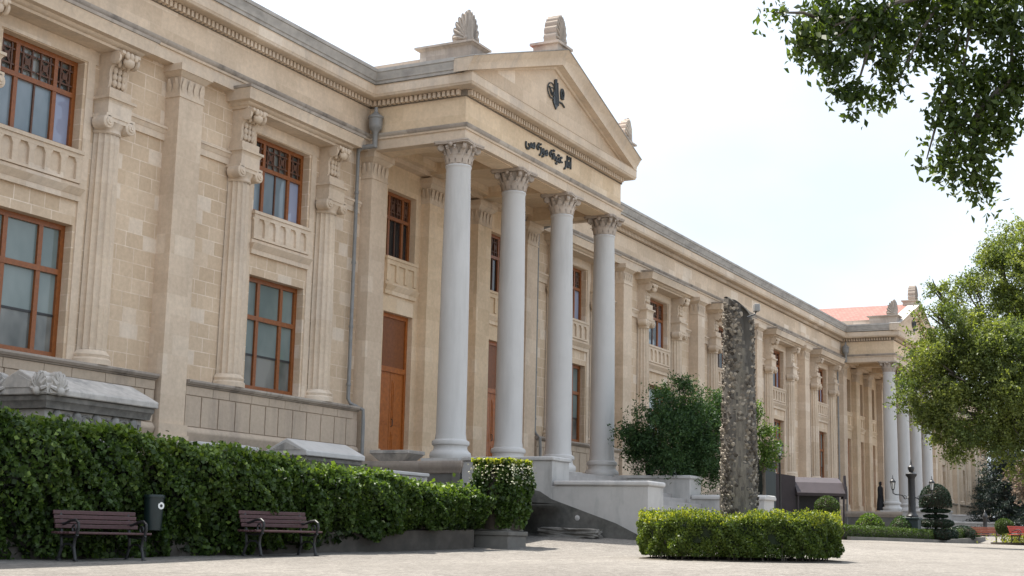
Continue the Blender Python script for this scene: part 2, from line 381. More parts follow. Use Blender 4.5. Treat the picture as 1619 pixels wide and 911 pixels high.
def gz(x,y):
    p=np.array([x,y]); r2=((G[:,:2]-p)**2).sum(1)
    return float(_U(r2)@_W[:-3]+_W[-3]+_W[-2]*x+_W[-1]*y)
def ground():
    xs=np.r_[np.array([-900,-400,-200,-110,-75]),np.arange(-60,111,1.5),np.array([125,150,200,400,900])]
    ys=np.r_[np.array([-900,-400,-200,-110]),np.arange(-72,6,1.5),np.array([8,12,20,60,200,600,900])]
    vs=[]
    for y in ys:
        for x in xs: vs.append((x,y,gz(min(max(x,-60),110),min(max(y,-70),10))))
    k=len(xs); fs=[(j*k+i,j*k+i+1,(j+1)*k+i+1,(j+1)*k+i) for j in range(len(ys)-1) for i in range(k-1)]
    b=MB(); b.add(vs,fs); o=b.build('gravel_plaza',M['gravel']); tag(o,kind='structure')
ground()

# ================================================================== MUSEUM
mus=thing('museum_building','long two storey limestone neoclassical museum with white columned pedimented porticoes','museum',(0,0,0))
E_,S_,C_=3.9453,8.3425,3.3
LP=3*C_+2*E_+4*S_               # one portico to the next
BX=[-E_-i*S_ for i in range(4)][::-1]+[3*C_+E_+i*S_ for i in range(5)]+[LP+3*C_+E_+i*S_ for i in range(5)]   # window bays
PX=[-E_-(i+.5)*S_ for i in range(3)][::-1]+[3*C_+E_+(i+.5)*S_ for i in range(4)]+[LP+3*C_+E_+(i+.5)*S_ for i in range(4)]  # plain pilasters
PORT=[0.0,LP]
X0=BX[0]-4; X1=BX[-1]+4
HW=1.145; ZUT,ZUB,ZLT,ZLB=11.60,9.58,7.96,5.10
DOORX=(1.9,4.95,8.0)

def wall(name,xa,xb,opens,za,zb,mat,rev=.38,y=0):
    b=MB(); xs=sorted({xa,xb,*[o[0] for o in opens],*[o[1] for o in opens]}); zs=sorted({za,zb,*[o[2] for o in opens],*[o[3] for o in opens]})
    for i in range(len(xs)-1):
        for j in range(len(zs)-1):
            cx=(xs[i]+xs[i+1])/2; cz=(zs[j]+zs[j+1])/2
            if any(o[0]<cx<o[1] and o[2]<cz<o[3] for o in opens): continue
            b.add([(xs[i],y,zs[j]),(xs[i+1],y,zs[j]),(xs[i+1],y,zs[j+1]),(xs[i],y,zs[j+1])],[(0,1,2,3)])
    for (a,c,d,e) in opens:
        for q in ([(a,y,d),(a,y+rev,d),(a,y+rev,e),(a,y,e)],[(c,y,d),(c,y,e),(c,y+rev,e),(c,y+rev,d)],[(a,y,e),(a,y+rev,e),(c,y+rev,e),(c,y,e)],[(a,y,d),(c,y,d),(c,y+rev,d),(a,y+rev,d)]):
            b.add(q,[(0,1,2,3)])
    # back of the wall so that no light leaks in
    b.add([(xa,y+rev+.12,za),(xb,y+rev+.12,za),(xb,y+rev+.12,zb),(xa,y+rev+.12,zb)],[(0,3,2,1)])
    me=bpy.data.meshes.new(name); me.from_pydata(b.v,[],b.f); me.materials.append(mat)
    o=bpy.data.objects.new(name,me); COL.objects.link(o); o.parent=mus; return o
def wopen(xs): return [(x-HW,x+HW,a,c) for x in xs for a,c in ((ZUB,ZUT),(ZLB,ZLT))]
wall('wall',X0,-.30,wopen(BX[:4]),.3,12.35,M['ashlar'])
wall('wall',10.20,LP-.30,wopen(BX[4:9]),.3,12.35,M['ashlar'])
wall('wall',LP+10.20,X1,wopen(BX[9:]),.3,12.35,M['ashlar'])
for p in PORT:
    wall('portico_wall',p-.30,p+10.20,[(p+x-.8,p+x+.8,a,c) for x in DOORX for a,c in ((ZUB,ZUT),(3.62,7.98))],.3,12.9,M['inner'])
MB().box(X0,X1,.52,16,.3,14.3).build('inner_block',M['grey'],mus)
MB().box(X0,X1,-.1,16,14.302,14.36).build('wing_roof',M['gutter'],mus)

# --- windows
def frame_bars(b,xs,zs,y0,y1,t,x0,x1,z0,z1):
    b.box(x0,x0+t,y0,y1,z0,z1); b.box(x1-t,x1,y0,y1,z0,z1); b.box(x0+t,x1-t,y0,y1,z1-t,z1); b.box(x0+t,x1-t,y0,y1,z0,z0+t)
    for x in xs: b.box(x-t*.5,x+t*.5,y0+.004,y1-.004,z0+t,z1-t)
    for z in zs: b.box(x0+t,x1-t,y0-.012,y1+.01,z-t*.5,z+t*.5)
def upper_window(hw,dark=False):
    b=MB(); t=.105
    frame_bars(b,[-hw*.47,hw*.47],[10.83],.20,.30,t,-hw+.004,hw-.004,ZUB+.02,ZUT-.004)
    f=b.build('upper_window',M['wood'],mus)
    g=MB()
    g.box(-hw+.06,hw*.47,.262,.30,ZUB+.05,10.80)
    g.build('pane',M['glass_dark'] if dark else M['glass_upper'],f)
    MB().box(hw*.47+.001,hw-.06,.262,.30,ZUB+.05,10.80).build('pane',M['glass_dark'] if dark else M['glass_pale'],f)
    l=MB()
    l.box(-.022,.022,.225,.258,ZUB+.1,10.78)
    for (a,c) in ((-hw+.11,-hw*.47-.05),(-hw*.47+.06,-.02),(.02,hw*.47-.06),(hw*.47+.05,hw-.11)):
        za,zb=10.90,11.48
        for k in (.22,.78):
            xx=a+(c-a)*k; l.box(xx-.018,xx+.018,.215,.255,za,zb)
            zz=za+(zb-za)*k; l.box(a,c,.222,.25,zz-.018,zz+.018)
        d=.016
        for sg in (1,-1):
            xs=(a+(c-a)*.22,a+(c-a)*.78); z2=(za+(zb-za)*.22,za+(zb-za)*.78)
            p,q=((xs[0],z2[0]),(xs[1],z2[1])) if sg>0 else ((xs[0],z2[1]),(xs[1],z2[0]))
            l.prism([(p[0]-d,p[1]+d*sg),(p[0]+d,p[1]-d*sg),(q[0]+d,q[1]-d*sg),(q[0]-d,q[1]+d*sg)],'y',.228,.248)
        l.box((a+c)/2-.07,(a+c)/2+.07,.218,.252,11.12,11.26)
    l.build('lattice',M['wood_dark'],f)
    bk=MB().box(-hw+.06,hw-.06,.29,.32,10.84,11.54); bk.build('transom_panel',M['wood_dark'] if dark else M['glass_low'],f)
    return f
def lower_window():
    b=MB(); t=.115; zt=6.93
    frame_bars(b,[-HW*.42,HW*.42],[zt],.20,.31,t,-HW+.004,HW-.004,ZLB+.004,ZLT-.004)
    f=b.build('lower_window',M['wood'],mus)
    g=MB().box(-HW+.06,HW-.06,.262,.30,6.0,ZLT-.06); g.build('pane',M['glass'],f)
    g=MB().box(-HW+.06,HW-.06,.268,.31,ZLB+.05,5.99); g.build('pane',M['glass_low'],f)
    r=MB()
    for a,c in ((-HW+.119,-HW*.42-.06),(-HW*.42+.06,HW*.42-.06),(HW*.42+.06,HW-.119)): r.box(a,c,.245,.262,5.97,6.02)
    r.build('blind_rail',M['iron'],f)
    return f
uw=upper_window(HW); lw=lower_window()
# --- surround of each window bay: half columns, consoles, cornice, apron
def half_column():
    b=MB()
    b.lathe([(.0,5.03),(.47,5.03),(.47,5.14),(.43,5.18),(.45,5.24),(.40,5.30),(.365,5.34)],0,-.02,20,math.pi,2*math.pi)
    # fluted shaft
    n=56; prof=[]
    for i in range(n+1):
        a=math.pi+math.pi*i/n; ph=(i%7)/7.0
        prof.append((a,1-.11*max(0,math.sin(math.pi*ph))**.7 if i%7 else 1.0))
    zs=[(5.34,.365),(7.7,.36),(10.12,.325)]
    vs=[(r*k*math.cos(a),-.02+r*k*math.sin(a),z) for z,r in zs for a,k in prof]; w=len(prof)
    b.add(vs,[(j*w+i,j*w+i+1,(j+1)*w+i+1,(j+1)*w+i) for j in range(2) for i in range(w-1)])
    return b
def ionic():
    b=MB()
    b.lathe([(.33,10.10),(.36,10.13),(.345,10.17),(.345,10.22),(.40,10.30),(.42,10.34)],0,-.02,16,math.pi,2*math.pi)
    b.box(-.44,.44,-.46,.0,10.43,10.50); b.box(-.40,.40,-.44,.0,10.34,10.43)
    for s in (-1,1):
        for k,(r,dy) in enumerate(((.155,.0),(.10,.03),(.045,.05))):
            vs=[];n=18
            st=len(b.v)
            b.lathe([(0,-.46-dy),(r*.85,-.46-dy),(r,-.44-dy),(r,-.1)],0,0,n)
            # lathe is about Z: turn it to face -Y
            b.xf(Matrix.Translation((s*.34,0,10.32))@Matrix.Rotation(R_(90),4,'X')@Matrix.Scale(-1,4,(0,0,1))@Matrix.Translation((0,0,0)),st)
    return b
def console():
    b=MB()
    # entablature block over the capital
    b.box(-.36,.36,-.42,0,10.50,10.76); b.frustum(-.36,.36,-.42,0,10.76,10.84,.04,.04); b.box(-.43,.43,-.49,0,10.84,10.90); b.box(-.34,.34,-.40,0,10.90,11.10)
    # S scroll bracket in profile
    pr=[(0,11.06)]
    for i in range(15):
        t=i/14; pr.append((-(.22+.05*math.sin(t*math.pi*2.2)+.36*t**2.4),11.06+.80*t))
    pr+= [(-.60,11.93),(0,11.93)]
    b.prism(pr,'x',-.235,.235)
    for s in (-1,1):
        pr2=[(y*1.06-.01 if y<0 else 0,z) for y,z in pr]; b.prism(pr2,'x',s*.235-.045,s*.235+.045)
        st=len(b.v); b.lathe([(0,-.03),(.12,-.03),(.15,0),(.15,.06)],0,0,14); b.xf(Matrix.Translation((s*.255,-.46,11.78))@Matrix.Rotation(R_(90)*s,4,'Y'),st)
    # acanthus leaf on the front of the bracket
    for j in range(6):
        t=j/5; y=-(.24+.05*math.sin(t*math.pi*2.2)+.36*t**2.4); z=11.10+.74*t
        for x in (-.13,0,.13): b.ball((x,y-.02,z),.075,5,sc=(.85,.75,1.2))
    b.ball((0,-.58,11.72),.13,7,sc=(1.2,.8,1))
    return b
def aed_cornice():
    b=MB(); pr=[(0,11.93),(.50,11.93),(.52,11.98),(.58,12.0),(.62,12.06),(.74,12.08),(.76,12.22),(.82,12.36),(.82,12.40),(0,12.46)]
    pr=[(o-.0,z) for o,z in pr]
    w=1.70
    b.sweep(pr,[(-w,0.02),(-w,0),(w,0),(w,0.02)][0:0] or [(-w,.0),(-w,-.001),(w,-.001),(w,.0)])
    b.box(-w,w,-.5,0,11.935,12.30)
    return b
def apron():
    b=MB(); w=1.22
    b.box(-w,w,-.13,0,9.50,9.58); b.box(-w+.03,w-.03,-.035,0,8.86,9.499)
    b.box(-w+.03,w-.03,-.10,-.036,9.40,9.498); b.box(-w+.03,w-.03,-.10,-.036,8.87,8.93)
    for i in range(6):
        x=-w+.11+(2*w-.22)*i/5
        b.box(x-.075,x+.075,-.095,-.034,8.931,9.30)
        b.frustum(x-.075,x+.075,-.095,-.034,9.30,9.40,.06,.0)
    b.box(-w,w,-.07,0,8.74,8.85); b.frustum(-w,w,-.09,0,8.60,8.74,.04,.10); b.box(-w,w,-.08,0,8.48,8.60)
    # architrave strip round the two openings
    b.box(-w-.22,-w,-.03,0,ZLB,11.93); b.box(w,w+.22,-.03,0,ZLB,11.93)
    return b
sur=half_column().build('window_surround',M['trim'],mus)
ap=apron().build('apron',M['trim'],sur)
sur_parts=[]
def make_surround():
    r=MB()
    r.box(-1.52,1.52,-.028,0,11.62,11.92)
    s=r.build('window_surround',M['trim'],mus)
    hc=half_column()
    for sg in (-1,1):
        h=half_column().xf(Matrix.Translation((sg*1.87,0,0))).build('half_column',M['trim'],s)
        c=ionic(); c.xf(Matrix.Translation((sg*1.87,0,0))).build('ionic_capital',M['grey'] if False else M['trim'],s)
        console().xf(Matrix.Translation((sg*1.87,0,0))).build('console',M['trim'],s)
    aed_cornice().build('cornice',M['trim'],s)
    q=MB(); q.sweep([(.70,12.30),(.835,12.345),(.845,12.41),(.3,12.475)],[(-1.70,0),(-1.70,-.001),(1.70,-.001),(1.70,0)]); q.build('cornice_capping',M['soot'],s)
    apron().build('apron',M['trim'],s)
    return s
bpy.data.objects.remove(ap); bpy.data.objects.remove(sur)
sur=make_surround()
for o,(nm) in ((uw,0),(lw,0),(sur,0)):
    o.location.x=BX[0]
    for x in BX[1:]: dup_part(o,mus,(x-BX[0],0,0))
# --- plain pilasters
def leafrow(b,x0,x1,y,z0,z1,n,depth):
    for i in range(n):
        xa=x0+(x1-x0)*i/n; xb=x0+(x1-x0)*(i+1)/n; c=(xa+xb)/2; h=(xb-xa)*.42
        b.add([(c-h*.5,y,z0),(c+h*.5,y,z0),(c+h,y-depth*.6,(z0+z1)/2),(c+h*.5,y-depth,z1),(c,y-depth*1.5,z1-.02),(c-h*.5,y-depth,z1),(c-h,y-depth*.6,(z0+z1)/2),(c,y-depth*.9,(z0+z1)/2)],
              [(0,1,7),(1,2,7),(2,3,7),(3,4,7),(4,5,7),(5,6,7),(6,0,7)])
def pilaster(w=.42,d=.42,z0=.5,name='pilaster',mat=None,capz=11.53,leaves=True):
    b=MB(); b.box(-w,w,-d,0,3.96,capz); b.box(-w-.06,w+.06,-d-.06,0,3.72,3.96); b.box(-w-.09,w+.09,-d-.09,0,z0,3.72)
    p=b.build(name,mat or M['pilaster'],mus)
    c=MB(); c.box(-w-.02,w+.02,-d-.02,0,capz,capz+.06)
    c.box(-w-.005,w+.005,-d-.005,0,capz+.06,12.02)
    leafrow(c,-w,w,-d-.006,capz+.10,11.98,4,.05)
    for s in (-1,1):
        st=len(c.v); leafrow(c,-d,0,0,capz+.10,11.98,2,.05); c.xf(Matrix.Translation((s*(w+.006),0,0))@Matrix.Rotation(R_(90)*s,4,'Z')@Matrix.Translation((0 if s<0 else 0,0,0))@(Matrix.Identity(4) if s>0 else Matrix.Translation((d,0,0))),st)
    c.frustum(-w-.02,w+.02,-d-.02,0,12.02,12.13,.10,.10); c.box(-w-.14,w+.14,-d-.14,0,12.13,12.296)
    c.build('capital',M['trim'],p); return p
pl=pilaster()
pl.location.x=PX[0]
for x in PX[1:]: dup_part(pl,mus,(x-PX[0],0,0))
rs=pilaster(.40,.36,name='corner_pilaster')
rs.location.x=.10
for p in PORT:
    for x in (.10,9.80):
        if p==0 and x==.10: continue
        dup_part(rs,mus,(p+x-.10,0,0))
ipl=pilaster(.44,.30,name='inner_pilaster',mat=M['inner'])
ipl.location.x=3.43
for p in PORT:
    for x in (3.43,6.47):
        if p==0 and x==3.43: continue
        dup_part(ipl,mus,(p+x-3.43,0,0))
# --- string courses and plinth between pilasters
def spans():
    e=[(X0,PX[0])]+[(PX[i],PX[i+1]) for i in range(2)]+[(PX[2],-.30)]
    e+=[(10.20,PX[3])]+[(PX[i],PX[i+1]) for i in range(3,6)]+[(PX[6],LP-.30)]
    e+=[(LP+10.20,PX[7])]+[(PX[i],PX[i+1]) for i in range(7,10)]+[(PX[10],X1)]
    return e
for (a,c) in spans():
    ga=.0 if a in (X0,) else (.42 if a in PX else .10); gc=.0 if c==X1 else (.42 if c in PX else .10)
    a2=a+ga+.10; c2=c-gc-.10
    mid=min(BX,key=lambda q:abs(q-(a+c)/2)) if True else 0
    b=MB()
    pr=[(0,.4),(.36,.4),(.36,3.74),(.40,3.80),(.40,3.86),(.33,3.95),(.30,3.96),(.30,4.91),(.34,4.92),(.40,4.94),(.44,4.98),(.44,5.022),(0,5.028)]
    b.sweep(pr,[(a2,0),(c2,0)])
    p=b.build('plinth',M['plinth'],mus)
    q=MB(); pr=[(.32,4.895),(.355,4.90),(.365,4.925),(.412,4.935),(.452,4.985),(.452,5.03),(.20,5.036)]
    q.sweep(pr,[(a2-.012,0),(c2+.012,0)]); q.build('ledge',M['soot'],p)
    k=MB()
    # upright slabs with open joints and the small course above
    x=a2
    while x<c2-.3:
        w=random.uniform(.52,.64); xe=min(x+w,c2); k.box(x+.02,xe-.02,-.335,-.29,3.97,4.67); x=xe
    x=a2
    while x<c2-.3:
        w=random.uniform(.6,1.15); xe=min(x+w,c2); k.box(x+.008,xe-.008,-.338,-.29,4.69,4.885); x=xe
    k.build('plinth_slabs',M['plinth'],p)
    xc=[x_ for x_ in BX if a<x_<c]
    for x_ in xc:
        for (u,v) in ((a2-.1,x_-1.87-.34),(x_+1.87+.34,c2+.1)):
            if v-u>.1:
                s=MB(); s.box(u,v,-.05,0,10.50,10.66); s.frustum(u,v,-.06,0,10.66,10.76,0,.05); s.box(u,v,-.13,0,10.762,10.82); s.build('string_course',M['trim'],mus)

# --- entablature: architrave, frieze, cornice
FR=-.30; PF=-3.42
path=[(X0,FR)]
for p in PORT: path+=[(p-.42,FR),(p-.42,PF),(p+10.32,PF),(p+10.32,FR)]
path+=[(X1,FR)]
ent=MB()
ent.sweep([(-.31,12.30),(0,12.30),(0,12.58)],path,caps=False,m=0)
ent.sweep([(0,12.58),(.04,12.59),(.05,12.64)],path,caps=False,m=0); ent.sweep([(.05,12.64),(.08,12.66),(.10,12.72)],path,caps=False,m=1)
ent.sweep([(.10,12.72),(.105,12.75),(-.02,12.775)],path,caps=False,m=1)
ent.sweep([(-.02,12.775),(-.02,13.53)],path,caps=False,m=2)
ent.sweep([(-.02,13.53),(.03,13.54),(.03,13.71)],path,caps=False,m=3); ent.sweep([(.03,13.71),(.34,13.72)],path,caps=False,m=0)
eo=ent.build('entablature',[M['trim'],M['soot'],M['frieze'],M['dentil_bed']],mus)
co_=MB(); co_.sweep([(.33,13.718),(.37,13.74),(.38,13.78),(.40,13.80),(.40,14.03),(.42,14.05),(-.05,14.075)],path,caps=False); co_.build('cornice',M['trim'],eo)
dn=MB(); sp=.15
def dent(pa,pb):
    a=Vector(pa);c=Vector(pb);d=(c-a);n=int(d.length/sp);d.normalize();o=Vector((d.y,-d.x))
    for i in range(n):
        q=a+d*(sp*(i+.5)); e=[q-d*.042,q+d*.042]
        vs=[]
        for z in (13.552,13.698):
            for (w,u) in ((e[0],.03),(e[1],.03),(e[1],.15),(e[0],.15)): vs.append((w.x+o.x*u,w.y+o.y*u,z))
        dn.add(vs,[(0,3,2,1),(4,5,6,7),(0,1,5,4),(1,2,6,5),(2,3,7,6),(3,0,4,7)])
for i in range(len(path)-1):
    a,c=path[i],path[i+1]
    dent(a,c)
dn.build('dentil_course',M['trim'],eo)
gp=[(.28,14.07),(.40,14.09),(.41,14.16),(.44,14.18),(.455,14.26),(.50,14.33),(.505,14.385),(.535,14.395),(.54,14.487),(-.25,14.49)]
gu=MB(); 
segs=[[(X0,FR),(-.42,FR),(-.42,PF+.10)]]+[[(PORT[0]+10.32,PF+.10),(PORT[0]+10.32,FR),(LP-.42,FR),(LP-.42,PF+.10)]]+[[(LP+10.32,PF+.10),(LP+10.32,FR),(X1,FR)]]
for sgm in segs: gu.sweep(gp,sgm)
gu.build('gutter',M['gutter'],eo)
fw=MB().box(X0,X1,-.295,.5,12.36,14.3); fw.build('frieze_backing',M['frieze'],eo)

# --- porticoes
def col_shaft():
    b=MB(); b.lathe([(.425,4.14),(.415,4.22),(.40,4.30),(.398,6.0),(.385,8.5),(.36,10.5),(.343,11.55),(.355,11.60),(.37,11.63),(.355,11.67)],n=40); return b
def col_base():
    b=MB(); b.lathe([(.53,3.62),(.55,3.66),(.56,3.72),(.545,3.79),(.50,3.83),(.465,3.86),(.45,3.93),(.46,3.97),(.50,4.0),(.51,4.05),(.495,4.10),(.44,4.13),(.42,4.15)],n=40)
    b.box(-.57,.57,-.57,.57,3.545,3.622); return b
def cor_capital():
    b=MB(); z0=11.67
    b.lathe([(.34,z0),(.345,z0+.03),(.34,z0+.10),(.35,z0+.35),(.40,z0+.50),(.43,z0+.54)],n=32)
    for row,(n,za,zb,r0,r1,off) in enumerate(((12,z0+.02,z0+.27,.35,.44,0),(12,z0+.14,z0+.42,.365,.47,.5))):
        for i in range(n):
            a=2*math.pi*(i+off)/n; ca,sa=math.cos(a),math.sin(a); w=.085
            vs=[]
            for t,rr,ww in ((0,r0,.8),(.5,r0+.02,1.0),(.85,(r0+r1)/2+.01,.8),(1.0,r1,.45),(.90,r1+.03,.15)):
                z=za+(zb-za)*t
                for k in (-1,0,1):
                    u=k*w*ww; rk=rr+(0.02 if k==0 else 0); vs.append((ca*rk-sa*u,sa*rk+ca*u,z))
            b.add(vs,[(j*3+i2,j*3+i2+1,(j+1)*3+i2+1,(j+1)*3+i2) for j in range(4) for i2 in range(2)])
    for i in range(4):      # corner volutes
        a=math.pi/4+i*math.pi/2; st=len(b.v)
        b.lathe([(0,-.05),(.085,-.05),(.1,-.03),(.1,.03),(.085,.05),(0,.05)],0,0,14)
        b.xf(Matrix.Translation((math.cos(a)*.52,math.sin(a)*.52,z0+.47))@Matrix.Rotation(a,4,'Z')@Matrix.Rotation(R_(90),4,'X'),st)
        b.tube([(math.cos(a)*.37,math.sin(a)*.37,z0+.25),(math.cos(a)*.42,math.sin(a)*.42,z0+.42),(math.cos(a)*.5,math.sin(a)*.5,z0+.545)],.035,6)
        a2=i*math.pi/2; b.ball((math.cos(a2)*.45,math.sin(a2)*.45,z0+.53),.07,6)
        for s in (-1,1):
            a3=a2+s*.28; st=len(b.v); b.lathe([(0,-.03),(.055,-.03),(.055,.03),(0,.03)],0,0,10)
            b.xf(Matrix.Translation((math.cos(a3)*.44,math.sin(a3)*.44,z0+.47))@Matrix.Rotation(a3,4,'Z')@Matrix.Rotation(R_(90),4,'X'),st)
    # concave abacus
    pts=[]
    for i in range(4):
        a=math.pi/4+i*math.pi/2; c1=(math.cos(a-.09)*.70,math.sin(a-.09)*.70); c2=(math.cos(a+.09)*.70,math.sin(a+.09)*.70)
        pts+=[c1,c2]; am=a+math.pi/4; pts.append((math.cos(am)*.475,math.sin(am)*.475))
    b.prism(pts,'z',z0+.545,z0+.585); b.prism([(x*1.03,y*1.03) for x,y in pts],'z',z0+.587,z0+.628)
    return b
def make_column():
    s=MB(); o=bpy.data.objects.new('column',col_shaft().build('shaft',M['column']).data)
    for q in list(COL.objects):
        if q.name.startswith('shaft'): bpy.data.objects.remove(q)
    COL.objects.link(o); o.parent=mus
    col_base().build('base',M['column'],o); cor_capital().build('capital',M['grey'],o)
    return o
colp=make_column()
colp.location=(0,-3.0,0)
for p in PORT:
    for i in range(4):
        if p==0 and i==0: continue
        dup_part(colp,mus,(p+C_*i,0,0))
def beam_part(p):
    b=MB()
    # inner faces of the portico beam, its underside panels and coffered ceiling
    b.box(p-.41,p+.42,-2.58,-.02,12.31,13.5); b.box(p+9.48,p+10.31,-2.58,-.02,12.31,13.5); b.box(p-.41,p+10.31,-3.41,-2.581,12.306,13.5)
    for i in range(3):
        b.box(p+C_*i+.55,p+C_*i+2.75,-3.25,-2.75,12.28,12.305)
    b.box(p+.42,p+9.48,-2.58,-.02,12.78,12.9)
    for x in (3.3,6.6): b.box(p+x-.3,p+x+.3,-2.578,-.02,12.42,12.779)
    b.box(p+.421,p+9.479,-.50,-.31,12.50,12.778); b.box(p+.421,p+9.479,-2.579,-2.42,12.50,12.777)
    return b.build('portico_ceiling',M['inner'],mus)
def doors(p):
    for x in DOORX:
        b=MB(); a,c=p+x-.8,p+x+.8
        b.box(a+.004,a+.10,.16,.28,3.62,7.976); b.box(c-.10,c-.004,.16,.28,3.62,7.976); b.box(a+.10,c-.10,.16,.28,7.86,7.976); b.box(a+.10,c-.10,.15,.28,6.27,6.42)
        d=b.build('door',M['door'],mus)
        l=MB()
        for s in (-1,1):
            xa,xb=(p+x-.70,p+x-.008) if s<0 else (p+x+.008,p+x+.70)
            l.box(xa,xb,.20,.27,3.63,6.27)
            for za,zb in ((3.85,4.55),(4.75,6.05)):
                l.box(xa+.10,xb-.10,.185,.21,za,zb); l.box(xa+.16,xb-.16,.170,.19,za+.07,zb-.07)
        l.build('door_leaf',M['door'],d)
        t=MB().box(a+.10,c-.10,.20,.27,6.42,7.86); t.build('transom',M['door_dark'],d)
        h=MB().tube([(p+x+.07,.17,4.7),(p+x+.07,.12,4.72),(p+x+.07,.12,4.9),(p+x+.07,.17,4.92)],.014,8); h.build('handle',M['iron'],d)
        ap_=MB(); w=.86
        ap_.box(p+x-w,p+x+w,-.12,0,9.50,9.58); ap_.box(p+x-w+.03,p+x+w-.03,-.035,0,8.86,9.499)
        ap_.box(p+x-w+.03,p+x+w-.03,-.09,-.036,9.36,9.498)
        for i in range(4):
            xx=p+x-w+.12+(2*w-.24)*i/3; ap_.box(xx-.07,xx+.07,-.085,-.034,8.87,9.36)
        ap_.box(p+x-w,p+x+w,-.07,0,8.74,8.85); ap_.frustum(p+x-w,p+x+w,-.08,0,8.60,8.74,.03,.09); ap_.box(p+x-w,p+x+w,-.07,0,8.48,8.60)
        ap_.build('apron',M['inner'],mus)
for p in PORT:
    beam_part(p); doors(p)
uw2=upper_window(.80,True); uw2.location.x=DOORX[0]
for p in PORT:
    for x in DOORX:
        if p==0 and x==DOORX[0]: continue
        dup_part(uw2,mus,(p+x-DOORX[0],0,0))

def ptop(x): return 16.5-.348*abs(x-4.95)
def arabic_words():
    # Ottoman title in joined presentation forms
    return ['\ufe8d\ufe9b\ufe8e\ufead','\ufecb\ufe98\ufef4\ufed8\ufeea','\ufee3\ufeee\ufeaf\ufeea','\ufeb3\ufef0']
def fontmesh(txt,name):
    cu=bpy.data.curves.new(name,'FONT'); cu.body=txt; cu.size=1; cu.extrude=.0; cu.resolution_u=3; cu.offset=.018
    o=bpy.data.objects.new(name,cu); COL.objects.link(o); bpy.context.view_layer.update()
    dg=bpy.context.evaluated_depsgraph_get(); me=bpy.data.meshes.new_from_object(o.evaluated_get(dg)); bpy.data.objects.remove(o)
    return me
def pediment(p):
    X=lambda x:p+x
    b=MB(); y=PF-.02
    xl,xr=.35,9.55
    b.add([(X(-.6),y,14.0),(X(10.5),y,14.0),(X(10.5),y,14.3),(X(4.95),y,ptop(4.95)-.2),(X(-.6),y,14.3)],[(0,1,2,3,4)])
    ped=b.build('pediment',M['frieze'],mus)
    rk=MB(); pr=[(-.12,-.56),(.08,-.56),(.11,-.48),(.33,-.45),(.37,-.22),(.40,-.19),(.48,-.05),(.52,0),(-.12,.0)]
    k=len(pr)
    for side in (0,1):
        xs=(-.94,4.95) if side==0 else (10.84,4.95)
        vs=[(X(x),PF-o,max(ptop(x)+h,14.062)) for x in xs for o,h in pr]
        rk.add(vs,[(j,(j+1)%k,k+(j+1)%k,k+j) for j in range(k)]+[tuple(range(k))])
    rk.build('raking_cornice',M['trim'],ped)
    lead=MB()
    for xs in ((-.95,4.95),(10.85,4.95)):
        vs=[(X(x),PF-o,ptop(x)+h) for x in xs for o,h in ((.54,.004),(.54,.03),(-.2,.03),(-.2,.004))]
        lead.add(vs,[(j,(j+1)%4,4+(j+1)%4,4+j) for j in range(4)]+[(0,1,2,3),(4,5,6,7)])
    lead.build('lead_capping',M['gutter'],ped)
    # tughra-like calligraphic emblem
    e=MB(); cx,cz=X(5.06),15.14; ye=y-.012
    def stroke(pts,w,dep=.05):
        P=[Vector((cx+u,ye-.02,cz+v)) for u,v in pts]; e.tube(P,w,6)
    def ringp(u,v,a,c,t0=0,t1=2*math.pi,n=20): return [(u+a*math.cos(t0+(t1-t0)*i/n),v+c*math.sin(t0+(t1-t0)*i/n)) for i in range(n+1)]
    stroke(ringp(-.30,.06,.27,.24),.022); stroke(ringp(-.25,.05,.14,.12),.018)
    stroke([(-.46,.16),(-.3,.02),(-.05,-.08),(.2,-.16),(.45,-.14),(.62,-.22)],.03)
    for u in (-.06,.03,.12): stroke([(u-.02,.52-abs(u)*.8),(u,.2),(u+.05,-.1),(u+.04,-.3)],.035)
    stroke([(-.0,.5),(-.03,.15),(.02,-.2)],.05)
    e.prism([(cx-.16,cz+.02),(cx-.02,cz+.30),(cx+.10,cz+.02),(cx+.2,cz-.22),(cx+.02,cz-.46),(cx-.18,cz-.26)],'y',ye-.035,ye+.005)
    stroke(ringp(.46,.16,.10,.16),.032); stroke([(.40,.30),(.52,.18),(.40,.08),(.55,.02)],.028); stroke([(.36,.0),(.5,.05),(.58,.16)],.025)
    e.build('calligraphic_emblem',M['emblem'],ped)
    return ped
for p in PORT:
    pediment(p)
    # inscription
    ws=[w[::-1] for w in arabic_words()][::-1]; ms=[]
    for w in ws:
        me=fontmesh(w,'inscription_word'); me.materials.clear(); me.materials.append(M['emblem'])
        q=np.empty(len(me.vertices)*3); me.vertices.foreach_get('co',q); ms.append((me,q.reshape(-1,3)))
    wid=[np.ptp(q[:,0]) for _,q in ms]; gap=.28; k=3.15/(sum(wid)+gap*(len(ms)-1)); lo=min(q[:,1].min() for _,q in ms); hi=max(q[:,1].max() for _,q in ms)
    x=p+3.15
    for (me,q),w in zip(ms,wid):
        new=np.c_[x+(q[:,0]-q[:,0].min())*k, np.full(len(q),PF+.02-.035), 12.95+(q[:,1]-lo)/(hi-lo)*.50]
        me.vertices.foreach_set('co',new.ravel()); me.update(); x+=(w+gap)*k
        o=bpy.data.objects.new('inscription_word',me); COL.objects.link(o); o.parent=mus
        sl=o.modifiers.new('thick','SOLIDIFY'); sl.thickness=.05; sl.offset=0

